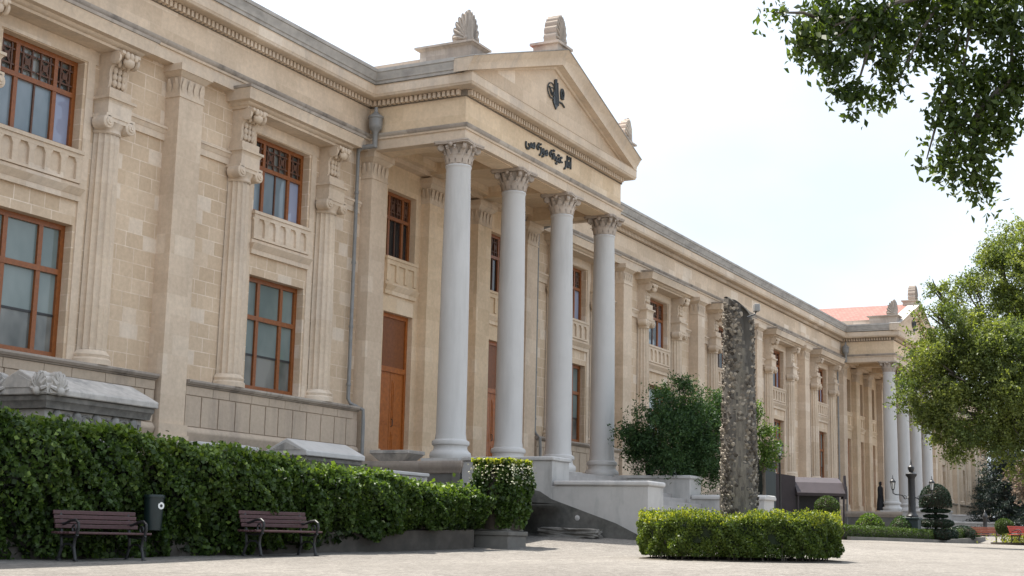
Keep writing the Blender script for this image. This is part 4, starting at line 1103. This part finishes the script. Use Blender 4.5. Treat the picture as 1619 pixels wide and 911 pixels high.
MB().box(-.08,.08,-.05,.05,-.07,.07).build('lamp_housing',M['lead'],t,bevel=.01,rotz=R_(30)); MB().box(-.065,.065,-.056,-.0505,-.055,.055).build('lens',M['lampglass'],t,rotz=R_(30))
MB().tube([(0,0,-.06),(-.05,.02,-.13),(-.20,.12,-.2)],.015,6).build('bracket',M['iron'],t)

# ================================================================== TREES
def tree(name,label,base,trunk_h,tr,crown,leaf,mat,per=60,group=None,cat='tree',limbs=True,shell=.35,up=.3,asp=.55,sub=1.0,lean=(0,0),tw=.34):
    """crown: list of (offset xyz from base, radius)"""
    t=thing(name,label,cat,tuple(base),0,group)
    b=MB(); top=Vector((lean[0],lean[1],trunk_h))
    b.tube([(0,0,-.2),(lean[0]*.2,lean[1]*.2,trunk_h*.3),(lean[0]*.6+.03,lean[1]*.6,trunk_h*.7),tuple(top)],[tr*1.25,tr,tr*.85,tr*.7],10)
    if limbs:
        for c,r in crown:
            m=top.lerp(Vector(c),.5)+Vector((0,0,.12*r)); b.tube([tuple(top*.92),tuple(m),tuple(c)],[tr*.45,tr*.28,tr*.1],6)
            for k in range(3):
                d=Vector(sph(1,r*.8,.8)[0]); b.tube([tuple(m.lerp(Vector(c),.6)),tuple(Vector(c)+d*.5),tuple(Vector(c)+d)],[tr*.15,tr*.1,tr*.04],5)
    b.build('trunk',M['bark'],t)
    # each big lobe breaks into smaller tufts
    cc=[];rr=[]
    for c,r in crown:
        k=max(6,int(15*sub*r))
        for q in sph(k,r,.55): cc.append(np.array(c)+q*np.array((1,1,.85))); rr.append(r*rng.uniform(.25,.5))
    leafmesh('crown',twigs(cc,rr,per,ln=tw,sp=leaf*.5),leaf,mat,t,up=up,asp=asp)
    return t
# bushy tree beside the stairs
gA=Vector(at(1070,760,46)); gA.z=gz(gA.x,gA.y)
def rel(base,x,y,D): return tuple(Vector(at(x,y,D))-base)
tree('bushy_tree','dark green bushy tree standing just right of the near portico stairs',gA,2.2,.12,
     [(rel(gA,1060,690,46),1.05),(rel(gA,1025,680,45.5),.75),(rel(gA,1095,655,46.5),.85),(rel(gA,1050,640,46),.7),(rel(gA,1120,690,46),.9),(rel(gA,1080,715,45.5),.9),(rel(gA,1020,705,46),.5),(rel(gA,1135,650,47),.6),(rel(gA,1095,725,46),.7),(rel(gA,1050,738,45.6),.6),(rel(gA,1115,742,45.8),.7),(rel(gA,1010,728,45.8),.45),(rel(gA,1080,750,45.8),.6),(rel(gA,1000,690,46),.5),(rel(gA,1085,625,46.2),.6)],.095,M['laurel'],320,asp=.42,tw=.44)
gB=Vector(at(1208,760,49)); gB.z=gz(gB.x,gB.y)
tree('young_tree','slim light green young tree right behind the palm stump',gB,2.3,.07,
     [(rel(gB,1205,675,49),.45),(rel(gB,1210,705,49),.55),(rel(gB,1195,650,49.3),.35),(rel(gB,1218,725,49),.42),(rel(gB,1185,705,49),.5),(rel(gB,1165,640,49.5),.5)],.10,M['laurel_light'],210,asp=.45,tw=.3)
# big tree at the right edge
gT=Vector(at(1640,760,50)); gT.z=gz(gT.x,gT.y)
cr=[(1500,590,48,1.25),(1490,520,48.6,.95),(1478,495,48.6,.62),(1520,540,48.4,1.1),(1462,620,48,.95),(1530,660,48,1.2),(1560,560,49,1.5),(1545,480,50,1.1),(1590,440,50,1.2),(1620,390,50,1.1),(1640,470,50,1.5),(1620,580,48,1.6),(1590,660,48,1.3),(1650,650,49,1.6),(1490,680,48.5,.6),(1575,410,51,.7),(1460,640,48.5,.5),(1462,585,48.3,.5),(1472,665,48.3,.55),(1520,700,48.3,.7),(1478,455,49,.4),(1700,540,51,2.0),(1690,400,51,1.6),(1610,715,48,.9)]
tree('shade_tree','tall leafy green tree whose crown fills the right edge, in front of the far portico',gT,4.2,.26,[(rel(gT,x,y,D),r) for x,y,D,r in cr],.098,M['tree'],140,asp=.52,sub=1.1,tw=.34)
# dark conifer beyond it
gC=Vector(at(1592,835,80)); gC.z=gz(gC.x,gC.y)
cc=[]
tC=thing('conifer','dark bluish conifer with layered boughs beyond the right benches','tree',tuple(gC))
b=MB(); b.tube([(0,0,-.2),(0,0,3),(0,0,6.6)],[.18,.12,.03],8)
P=[];D=[]
for j in range(13):
    z=.5+.46*j; rr=2.3*(1-(z/7.0))**.8+.15
    for i in range(11):
        a=2*math.pi*i/11+j*.7+.2*rng.normal(); L_=rr*(.75+.4*rng.random()); m=int(150*L_)
        b.tube([(0,0,z),(L_*.5*math.cos(a),L_*.5*math.sin(a),z+.05),(L_*math.cos(a),L_*math.sin(a),z-.15)],[.035,.02,.01],5)
        tq=rng.random(m)**.7; P.append(np.c_[tq*L_*math.cos(a)+.14*rng.normal(size=m),tq*L_*math.sin(a)+.14*rng.normal(size=m),z+.05-.2*tq**2+.09*rng.normal(size=m)])
b.build('trunk',M['bark'],tC); leafmesh('crown',np.concatenate(P),.14,M['cedar'],tC,asp=.3)
# near tree: trunk outside the frame on the right, boughs reach in overhead
gN=Vector(at(2050,700,11.5)); gN.z=gz(gN.x,gN.y)
t=thing('overhanging_tree','near tree whose leafy bough hangs in from the top right corner','tree',tuple(gN))
b=MB(); fork=Vector((.1,0,4.2))
b.tube([(0,0,-.3),(.03,.02,1.5),(.08,0,3),tuple(fork)],[.27,.2,.18,.16],12)
# leaf masses (photo x, y, depth, radius m, leaves)
masses=[(1300,20,11,.26,330),(1345,35,11.2,.30,430),(1290,70,10.8,.20,230),(1320,95,11,.22,260),(1262,62,10.8,.10,50),(1390,40,11.3,.28,380),(1345,140,11,.14,95),(1345,175,11,.07,26),(1330,150,11,.08,40),(1395,95,11.2,.20,170),(1410,140,11.2,.15,85),(1382,150,11.1,.10,45),(1430,60,11.4,.22,240),(1460,20,11.5,.26,330),(1470,70,11.4,.18,170),(1455,92,11.4,.09,40),(1520,15,11.3,.30,420),(1575,20,11.2,.30,430),(1610,60,11.1,.22,170),(1500,85,11.4,.16,110),(1510,130,11.2,.22,240),(1560,120,11.3,.24,280),(1600,130,11.2,.22,260),(1500,190,11.1,.20,190),(1545,185,11.2,.26,330),(1590,170,11.2,.20,160),(1530,235,11.2,.22,260),(1570,215,11.3,.18,150),(1490,250,11.1,.11,70),(1505,275,11.1,.10,60),(1460,253,11.1,.05,14),(1478,262,11.1,.06,18),(1545,275,11.2,.13,100),(1560,300,11.2,.08,44),(1562,320,11.2,.05,20),(1535,310,11.2,.05,16),(1225,18,10.8,.10,22),(1250,28,10.8,.09,20),(1215,30,10.8,.06,9),(1650,80,11.2,.35,400),(1700,30,11.3,.5,700),(1680,180,11.2,.35,380),(1760,120,11.5,.6,800),(1640,-60,11.3,.45,600),(1540,-70,11.5,.5,700),(1440,-60,11.6,.45,600),(1340,-60,11.4,.4,520),(1860,10,11.8,.7,800),(1760,-120,11.8,.7,900),(1950,120,11.8,.6,600)]
Pn=[]
for (x,y,D,r,nl) in masses:
    c=Vector(rel(gN,x,y,D)); k=max(2,int(nl/11*1.45))
    # twigs with leaves on both sides
    for q in sph(k,r*.8,.1):
        s0=np.array(c)+q; d=rng.normal(size=3); d[2]-=.9; d/=np.linalg.norm(d); ln=.16+.10*rng.random()
        m=11; u=np.linspace(0,1,m)[:,None]; Pn.append(s0+d*ln*(u-.4)+rng.normal(size=(m,3))*.035)
Pn=np.concatenate(Pn)
limb1=[(1345,-40,11.4),(1560,-40,11.4),(1600,110,11.3),(1760,-120,11.8),(1860,10,11.8),(1950,120,11.8)]
def bough(pts,r):
    b.tube([tuple(fork)]+[rel(gN,*q) for q in pts],[r*(1-i/(len(pts)+.6)) for i in range(len(pts)+1)],8)
bough([(1800,30,11.5),(1640,-30,11.4),(1500,-20,11.4),(1400,10,11.3),(1320,40,11)],.08)
bough([(1800,120,11.4),(1680,110,11.3),(1600,120,11.2),(1545,180,11.2),(1535,250,11.2),(1555,305,11.2)],.06)
bough([(1900,-50,11.8),(1760,-120,11.8)],.08)
for a_,c_ in (((1500,-20,11.4),(1420,130,11.2)),((1560,-20,11.3),(1510,80,11.3)),((1400,10,11.3),(1300,80,10.9)),((1400,10,11.3),(1345,170,11)),((1545,0,11.3),(1520,120,11.2)),((1320,40,11),(1220,20,10.8)),((1600,120,11.2),(1600,30,11.2)),((1535,180,11.2),(1490,250,11.1)),((1505,130,11.2),(1465,252,11.1)),((1640,-30,11.4),(1460,60,11.4))):
    p0=Vector(rel(gN,*a_)); p1=Vector(rel(gN,*c_)); b.tube([tuple(p0),tuple(p0.lerp(p1,.5)+Vector((0,0,.05))),tuple(p1)],[.018,.012,.005],6)
b.build('trunk',M['bark'],t)
leafmesh('crown',Pn,.068,M['near'],t,up=.7,asp=.48)

# ================================================================== GARDEN at the right
def ball_bush(name,label,pos,r,mat,n=3500,leaf=.06,sq=(1,1,1),group=None,stem=0,cat='bush'):
    t=thing(name,label,cat,tuple(pos),0,group)
    p=sph(n,r,.88)*np.array(sq); p*=(1+.04*np.sin(p[:,:1]*9)+.03*np.sin(p[:,2:]*13)); p[:,2]+=r*sq[2]+stem
    leafmesh('foliage',p,leaf,mat,t)
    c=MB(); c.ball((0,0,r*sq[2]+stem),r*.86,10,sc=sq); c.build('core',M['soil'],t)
    s=MB()
    for k in range(4 if stem else 1):
        s.tube([(.06*math.cos(k*1.6),.06*math.sin(k*1.6),-.2),(.1*math.cos(k*1.6),.1*math.sin(k*1.6),stem+.2)],.03,6)
    s.build('stem',M['bark'],t); return t
q=at(1307,803,48); g=gz(q.x,q.y)
ball_bush('ball_bush','round clipped green bush showing just above the ring hedge by the awning',(q.x,q.y,g),.42,M['boxfar'],3500,.05,stem=q.z-.42-g)
q=at(1375,835,64); q.z=gz(q.x,q.y); ball_bush('shrub','loose light green shrub between the awning and the iron lamp',q,.62,M['laurel_light'],2600,.10,(1,1,.95))
q=at(1425,838,62); q.z=gz(q.x,q.y); ball_bush('shrub','dark rounded shrub at the left foot of the iron lamp post',q,.52,M['laurel'],2600,.07,(.95,.95,1.05))
q=at(1521,850,68); q.z=gz(q.x,q.y); ball_bush('shrub','low dark spreading shrub right of the topiary',q,.5,M['yew'],2600,.07,(1.3,1.3,.85))
q=at(1500,850,66); q.z=gz(q.x,q.y); ball_bush('shrub','small dark shrub tucked against the topiary foot',q,.42,M['yew'],1800,.07,(1,1,.95))
q=at(1588,850,66); q.z=gz(q.x,q.y); ball_bush('ball_bush','round light green ball bush on bare stems at the far right bed',q,.42,M['boxfar'],3000,.06,(1,1,.95),stem=.42)
# topiary of stacked clipped tiers
q=at(1480,838,64); q.z=gz(q.x,q.y)
t=thing('topiary','dark yew topiary clipped into stacked round tiers beside the lamp post','topiary',tuple(q))
P=[];c=MB(); c.tube([(0,0,-.1),(0,0,2.0)],.07,8)
H=2.75
for (z0,z1,r0,k) in ((.12,.62,.86,3200),(.66,1.05,.80,2600),(1.08,1.26,.55,1500),(1.32,1.50,.66,1700)):
    a=rng.random(k)*2*np.pi; u=rng.random(k); rr=r0*(1-.5*np.abs(2*u-1)**3)*(.88+.12*rng.random(k)); P.append(np.c_[rr*np.cos(a),rr*np.sin(a),z0+(z1-z0)*u])
    c.lathe([(0,z0+.03),(r0*.7,z0+.04),(r0*.82,(z0+z1)/2),(r0*.7,z1-.04),(0,z1-.03)],n=18)
k=5200; a=rng.random(k)*2*np.pi; u=rng.random(k); rr=.72*np.sqrt(np.maximum(0,1-np.clip((u-.25)/.75,0,1)**2.2))*np.where(u<.06,rng.random(k)**.5,1)*(.90+.1*rng.random(k)); P.append(np.c_[rr*np.cos(a),rr*np.sin(a),1.52+1.1*u])
c.lathe([(0,1.55),(.6,1.57),(.64,1.8),(.60,2.05),(.42,2.35),(.15,2.54),(0,2.56)],n=18)
leafmesh('foliage',np.concatenate(P),.065,M['yew'],t); c.build('core',M['soil'],t)
# long low clipped hedge
hp=[Vector(at(1322,852,53)),Vector(at(1400,851,58)),Vector(at(1470,851,64)),Vector(at(1540,851,70))]
ctr=(hp[0]+hp[3])/2
t=thing('clipped_hedge','long low bright green clipped hedge edging the bed under the lamp post','hedge',(ctr.x,ctr.y,gz(ctr.x,ctr.y)))
P=[];k=MB()
for i in range(3):
    a,c=hp[i],hp[i+1]; n=6500; u=rng.random(n)[:,None]; d=(c-a); nv=Vector((-d.y,d.x,0)).normalized()
    w=(rng.random(n)-.5)*.7; h=np.where(rng.random(n)<.5,.5+.03*rng.normal(size=n),.05+.45*rng.random(n)); side=h<.44; w=np.where(side,np.sign(w)*(.33+.04*rng.random(n)),w)
    xy=np.array(a)[None,:2]+np.array(d)[None,:2]*u+np.array(nv)[None,:2]*w[:,None]
    P.append(np.c_[xy,h])
    ring=[]
    for e in (a,c):
        for sgn in (-1,1):
            for zz in (-.1,.44): ring.append((e.x+nv.x*.28*sgn,e.y+nv.y*.28*sgn,gz(e.x,e.y)+zz))
    k.add(ring,[(0,1,5,4),(2,6,7,3),(1,3,7,5),(0,4,6,2),(0,2,3,1),(4,5,7,6)])
P=np.concatenate(P); _ga=np.array([h.x for h in hp]); P[:,2]+=np.interp(P[:,0],_ga,np.array([gz(h.x,h.y) for h in hp]))
setp(leafmesh('foliage',P,.06,M['boxfar']),t); setp(k.build('core',M['soil']),t)
kb=MB()
for i in range(3):
    a,c=hp[i],hp[i+1]; d=(c-a).normalized(); nv=Vector((-d.y,d.x,0)).normalized()
    if nv.dot(CF)>0: nv=-nv
    vs=[]
    for e in (a,c):
        for (w,z) in ((.42,-.2),(.42,.12),(.56,.12),(.56,-.2)): vs.append((e.x+nv.x*w,e.y+nv.y*w,gz(e.x,e.y)+z))
    kb.add(vs,[(j,j+1,j+5,j+4) for j in range(3)]+[(0,1,2,3),(4,5,6,7)])
tag(kb.build('bed_kerb',M['podium']),kind='structure')
# planting bed behind the hedge (earth)
b=MB(); a,c=hp[0],hp[3]
vs=[(a.x,a.y,gz(a.x,a.y)+.03),(c.x,c.y,gz(c.x,c.y)+.03),(c.x+3,-3.9,gz(c.x+3,-4)+.03),(a.x-6,-3.9,gz(a.x-6,-4)+.03)]
b.add(vs,[(0,1,2,3)]); tag(b.build('planting_bed',M['soil']),kind='structure')
# cast iron lamp post with three lanterns
def lantern(b,g,x,y,z,s=1.0):
    b.lathe([(.02,z),(.05*s,z+.02),(.065*s,z+.05),(.02,z+.05)],x,y,8)
    g.lathe([(.058*s,z+.052),(.105*s,z+.34*s)],x,y,6)
    for k in range(6):
        a=2*math.pi*k/6; b.tube([(x+.062*s*math.cos(a),y+.062*s*math.sin(a),z+.05),(x+.11*s*math.cos(a),y+.11*s*math.sin(a),z+.345*s)],.009,4)
    b.lathe([(.13*s,z+.34*s),(.135*s,z+.37*s),(.10*s,z+.43*s),(.05*s,z+.47*s),(.045*s,z+.50*s),(.02*s,z+.53*s),(.012,z+.64*s),(0,z+.66*s)],x,y,8)
q=at(1443,838,62); q.z=gz(q.x,q.y)
t=thing('lamp_post','dark green cast iron lamp post with three lantern arms on a square pedestal','lamp post',tuple(q))
b=MB(); b.box(-.30,.30,-.30,.30,-.1,.95); b.box(-.36,.36,-.36,.36,.952,1.05); b.box(-.34,.34,-.34,.34,-.1,.12); b.build('pedestal',M['iron_green'],t,bevel=.015)
b=MB(); b.lathe([(.26,1.05),(.26,1.12),(.19,1.2),(.165,1.3),(.155,2.0),(.15,2.7),(.17,2.78),(.24,2.86),(.25,2.93),(.17,2.97),(.09,3.02),(.11,3.08),(.145,3.16),(.13,3.24),(.07,3.29),(.035,3.34),(.03,3.42),(.012,3.55),(0,3.6)],n=20); b.build('post',M['iron'],t)
vr=math.atan2(CR.y,CR.x)
for a in (vr+math.pi+.15,vr-.2,vr+1.3):
    d=Vector((math.cos(a),math.sin(a),0)); f=MB(); g=MB()
    f.tube([tuple(d*.14+Vector((0,0,1.92))),tuple(d*.3+Vector((0,0,1.84))),tuple(d*.45+Vector((0,0,2.0))),tuple(d*.75+Vector((0,0,2.02))),tuple(d*.86+Vector((0,0,2.08))),tuple(d*.86+Vector((0,0,2.2)))],.026,7)
    f.tube([tuple(d*(.32+.07*math.cos(s))+Vector((0,0,1.92+.07*math.sin(s)))) for s in np.linspace(0,5.5,12)],.014,5)
    lantern(f,g,d.x*.86,d.y*.86,2.2)
    ar=f.build('lantern_arm',M['iron'],t); g.build('lantern_glass',M['lampglass'],ar)
# single lantern by the young tree
q=at(1233,735,50.5); g0=gz(q.x,q.y); top=at(1233,690,50.5).z
t=thing('lamp_post','slim black lamp post with one lantern right of the young light green tree','lamp post',(q.x,q.y,g0))
b=MB(); f=MB(); hz=top-g0-.72
b.lathe([(.12,0),(.12,.3),(.06,.4),(.04,.6),(.032,hz-.1),(.06,hz-.05),(.03,hz)],n=12); lantern(b,f,0,0,hz,1.1); p0=b.build('post',M['iron'],t); f.build('lantern_glass',M['lampglass'],p0)
# green cabinet and awning at the basement door
q=at(1208,780,55); g0=gz(q.x,q.y)
t=thing('metal_cabinet','tall dark green metal cabinet behind the palm stump','cabinet',(q.x,q.y,g0),R_(-20))
h_=at(1208,732,55).z-g0
MB().box(-.36,.36,-.3,.3,0,h_).build('cabinet_body',M['bin'],t,bevel=.02); MB().box(-.32,.32,-.312,-.302,.1,h_-.1).build('door',M['bin'],t); MB().box(-.40,.40,-.34,.34,h_+.002,h_+.05).build('top',M['bin'],t)
q=at(1288,800,57); g0=gz(q.x,q.y)
t=thing('awning','dark plum brown canopy over the basement entrance between palm and far portico','awning',(q.x,q.y,g0),0)
aw=vr+.12; ux=Vector((math.cos(aw),math.sin(aw),0)); uy=Vector((-ux.y,ux.x,0))
if uy.dot(CF)<0: uy=-uy
zt=at(1288,752,57).z-g0; ze=at(1288,784,57).z-g0
def AP(u,v,z): p=ux*u+uy*v; return (p.x,p.y,z)
b=MB()
prf=[(0,ze),(-.02,ze+.12),(.35,zt-.25),(.8,zt-.04),(1.4,zt)]
b.add([AP(u,v,z) for u in (-.72,1.28) for v,z in prf],[(j,j+1,6+j,5+j) for j in range(4)])
b.add([AP(1.28,v,z) for v,z in prf]+[AP(1.28,1.4,ze),],[(0,1,2,3,4,5)]); b.add([AP(-.72,v,z) for v,z in prf]+[AP(-.72,1.4,ze),],[(0,1,2,3,4,5)])
b.build('canopy',M['awning'],t,smooth=False)
b=MB(); b.add([AP(u,v,z) for u,v,z in ((-1.95,.2,zt+.12),(-.722,.2,zt-.02),(-.722,1.5,zt),(-1.95,1.5,zt+.14),(-1.95,.2,0),(-.722,.2,0),(-.722,1.5,0),(-1.95,1.5,0))],[(0,1,2,3),(0,4,5,1),(1,5,6,2),(3,2,6,7),(0,3,7,4)]); b.build('side_wall',M['awning'],t,smooth=False)
b=MB(); b.add([AP(u,v,z) for u,v,z in ((-.72,1.3,0),(1.5,1.3,0),(1.5,1.3,zt-.02),(-.72,1.3,zt-.02))],[(0,1,2,3)]); b.build('entrance',M['iron'],t,smooth=False)
b=MB(); b.prism([(-.12,ze-.1),(.35,ze-.1),(.35,ze+.3),(.15,ze+.55),(.02,zt+.05),(-.05,ze+.5),(-.12,ze+.3)],'x',-.05,.05); b.xf(Matrix.Translation(Vector(AP(1.34,.2,0)))@Matrix.Rotation(aw,4,'Z')); b.build('end_bracket',M['awning'],t,smooth=False)
b=MB()
for u in (-.66,1.24): b.tube([AP(u,.08,0),AP(u,.08,ze+.1)],.04,8)
b.build('post',M['awning'],t)
# right hand benches, bed and bollard
q=at(1556,862,68); q.z=gz(q.x,q.y); bench('faded red brown bench seen end on near the yellow flower bed',q,R_(-78),M['rust'],M['iron'],1.4)
q=at(1617,862,62); q.z=gz(q.x,q.y); bench('bright red bench cut off by the right edge of the picture',q,R_(-30),M['red'],M['iron'],1.2)
q=at(1558,842,74); g0=gz(q.x,q.y)
t=thing('water_post','black iron post fountain with side spout behind the end on bench','fountain',(q.x,q.y,g0))
b=MB(); b.lathe([(.2,0),(.2,.2),(.12,.3),(.10,.9),(.14,.96),(.14,1.05),(.09,1.15),(.03,1.25),(0,1.4)],n=14); b.build('post',M['iron'],t); b=MB(); d=CR*.25; b.tube([(0,0,.8),(d.x*.6,d.y*.6,.84),(d.x,d.y,.74)],.045,8); b.build('spout',M['iron'],t)
# yellow bed
q=at(1632,858,63); g0=gz(q.x,q.y)
n=1500; P=np.c_[rng.normal(size=n)*.8,rng.normal(size=n)*.6,.08+.38*rng.random(n)]; 
o=leafmesh('border_plants',P,.14,M['yellowleaf'],asp=.35,up=-1.0); o.location=(q.x,q.y,g0); tag(o,kind='stuff')
b=MB(); b.lathe([(1.75,-.2),(1.75,.10),(1.6,.10),(1.55,.05),(0,.06)],n=30); o=b.build('flower_bed',M['soil']); o.location=(q.x,q.y,g0); tag(o,kind='structure')
# pale blossoming shrub at the right edge
gP=Vector(at(1625,830,62)); gP.z=gz(gP.x,gP.y)
tree('blossom_shrub','pale pinkish blossoming shrub at the right edge under the shade tree',gP,1.6,.05,[(rel(gP,1612,760,62),.55),(rel(gP,1635,740,62),.6),(rel(gP,1630,785,62),.5)],.11,M['pinkleaf'],60,cat='shrub')
# trees closing the view far behind the museum's end
for k,(x,y,D,r) in enumerate(((1640,800,112,4.5),(1600,815,120,4.0),(1690,790,105,5))):
    gF=Vector(at(x,848,D)); gF.z=gz(min(gF.x,110),gF.y)
    tree('distant_tree',('broad distant dark tree beyond the conifer','distant rounded tree behind the conifer','distant tree outside the right edge')[k],gF,2.5,.2,[((0,0,4.2),r*.6),((1.5,1,3.2),r*.5),((-1.5,-1,3.4),r*.5),((.5,-1.2,5.6),r*.4)],.22,M['laurel'],14,tw=.8)

# ================================================================== PERSON at the far portico
t=thing('person','person in long black clothes standing in the far portico left of its first column','person',(51.1,-2.35,3.56))
def skinned(name,verts,edges,rad,mat,par,lvl=2):
    me=bpy.data.meshes.new(name); me.from_pydata(verts,edges,[]); me.materials.append(mat)
    o=bpy.data.objects.new(name,me); COL.objects.link(o); o.parent=par
    sk=o.modifiers.new('skin','SKIN'); 
    if not me.skin_vertices: me.attributes  # layer is created by the modifier below
    return o
def body(par):
    import bmesh as B
    V=[(0,0,.88),(0,0,1.05),(0,.01,1.28),(0,.01,1.42),(0,0,1.50),(0,-.01,1.60),(0,-.01,1.68), (.10,0,.84),(.11,.0,.47),(.11,.03,.08),(.11,-.10,.04),(-.10,0,.84),(-.11,.0,.47),(-.11,.03,.08),(-.11,-.10,.04),
       (.19,.01,1.38),(.24,.02,1.10),(.22,-.08,.88),(.21,-.11,.78),(-.19,.01,1.38),(-.24,.02,1.10),(-.22,-.08,.88),(-.21,-.11,.78)]
    Ed=[(0,1),(1,2),(2,3),(3,4),(4,5),(5,6),(0,7),(7,8),(8,9),(9,10),(0,11),(11,12),(12,13),(13,14),(3,15),(15,16),(16,17),(17,18),(3,19),(19,20),(20,21),(21,22)]
    Rr=[.15,.13,.16,.13,.055,.085,.085,.10,.07,.045,.045,.10,.07,.045,.045,.065,.05,.04,.035,.065,.05,.04,.035]
    bm=B.new(); L_=bm.verts.layers.skin.verify(); vs=[bm.verts.new(v) for v in V]
    for i,v in enumerate(vs): v[L_].radius=(Rr[i],Rr[i]*.85); v[L_].use_root=(i==0)
    for a,c in Ed: bm.edges.new((vs[a],vs[c]))
    me=bpy.data.meshes.new('body'); bm.to_mesh(me); bm.free(); me.materials.append(M['cloth'])
    o=bpy.data.objects.new('body',me); COL.objects.link(o); o.parent=par
    o.modifiers.new('skin','SKIN'); s=o.modifiers.new('sub','SUBSURF'); s.levels=s.render_levels=2
body(t)
MB().lathe([(.30,.06),(.29,.3),(.24,.7),(.20,.95),(.21,1.2),(.20,1.38),(.10,1.46),(.06,1.50)],n=18,sy=.75).build('coat',M['cloth'],t)
MB().ball((0,-.015,1.62),.10,8,sc=(.85,1,1.2)).build('head_scarf',M['cloth'],t)
b=MB(); b.ball((0,-.075,1.61),.06,7,sc=(.9,.75,1.25)); b.ball((0,-.125,1.605),.014,5); b.build('face',M['skin'],t)

# ================================================================== LIGHT, SKY
SUN_AZ,SUN_EL=R_(13),R_(67)      # azimuth from +Y towards +X
w=bpy.data.worlds.new('World'); scn.world=w; w.use_nodes=True; nt=w.node_tree
bg=nt.nodes['Background']; sky=N(nt,'ShaderNodeTexSky'); sky.sky_type='NISHITA'; sky.sun_disc=False
sky.sun_elevation=SUN_EL; sky.sun_rotation=SUN_AZ; sky.air_density=1.2; sky.dust_density=6.0; sky.ozone_density=1.0; sky.altitude=30
hz=mulc(nt,sky.outputs[0],(8.5,9.5,10.7),.55,'MIX')
# hazy white veil overall, dimmed and bluer only ahead, with faint cloud; unseen rear sky kept white to light the facade
tc=N(nt,'ShaderNodeTexCoord'); sx=N(nt,'ShaderNodeSeparateXYZ'); L(nt,tc.outputs['Generated'],sx.inputs[0])
def sstep(v,a,b):
    m=N(nt,'ShaderNodeMapRange',interpolation_type='SMOOTHSTEP'); m.inputs['From Min'].default_value=a; m.inputs['From Max'].default_value=b; L(nt,v,m.inputs['Value']); return m.outputs['Result']
dt=N(nt,'ShaderNodeVectorMath',operation='DOT_PRODUCT'); L(nt,tc.outputs['Generated'],dt.inputs[0])
dt.inputs[1].default_value=(math.sin(SUN_AZ)*math.cos(SUN_EL),math.cos(SUN_AZ)*math.cos(SUN_EL),math.sin(SUN_EL))
cl=N(nt,'ShaderNodeTexNoise'); cl.inputs['Scale'].default_value=3.2; cl.inputs['Detail'].default_value=5; mp=N(nt,'ShaderNodeMapping'); mp.inputs['Scale'].default_value=(1,1,2.2); L(nt,tc.outputs['Generated'],mp.inputs[0]); L(nt,mp.outputs[0],cl.inputs['Vector'])
m1=N(nt,'ShaderNodeMath',operation='MULTIPLY'); L(nt,sstep(sx.outputs[1],-.05,.25),m1.inputs[0]); L(nt,sstep(dt.outputs['Value'],.68,.40),m1.inputs[1])
m2=N(nt,'ShaderNodeMath',operation='MULTIPLY'); L(nt,m1.outputs[0],m2.inputs[0]); L(nt,ramp(nt,cl.outputs['Fac'],[(.40,1.0),(.68,.35)]),m2.inputs[1])
L(nt,mixf(nt,m2.outputs[0],hz,mulc(nt,hz,(.78,.765,.755))),bg.inputs[0]); bg.inputs[1].default_value=.08
sd=bpy.data.lights.new('sun','SUN'); so=bpy.data.objects.new('sun',sd); COL.objects.link(so); sd.energy=4.5; sd.angle=R_(.6); sd.color=(1,.95,.87)
dv=Vector((math.sin(SUN_AZ)*math.cos(SUN_EL),math.cos(SUN_AZ)*math.cos(SUN_EL),math.sin(SUN_EL)))
so.rotation_euler=dv.to_track_quat('Z','Y').to_euler(); so.location=dv*60
scn.view_settings.view_transform='Standard'; scn.view_settings.look='None'; scn.view_settings.gamma=1; scn.view_settings.use_curve_mapping=False
scn.view_settings.exposure=1.28
scn.cycles.max_bounces=6
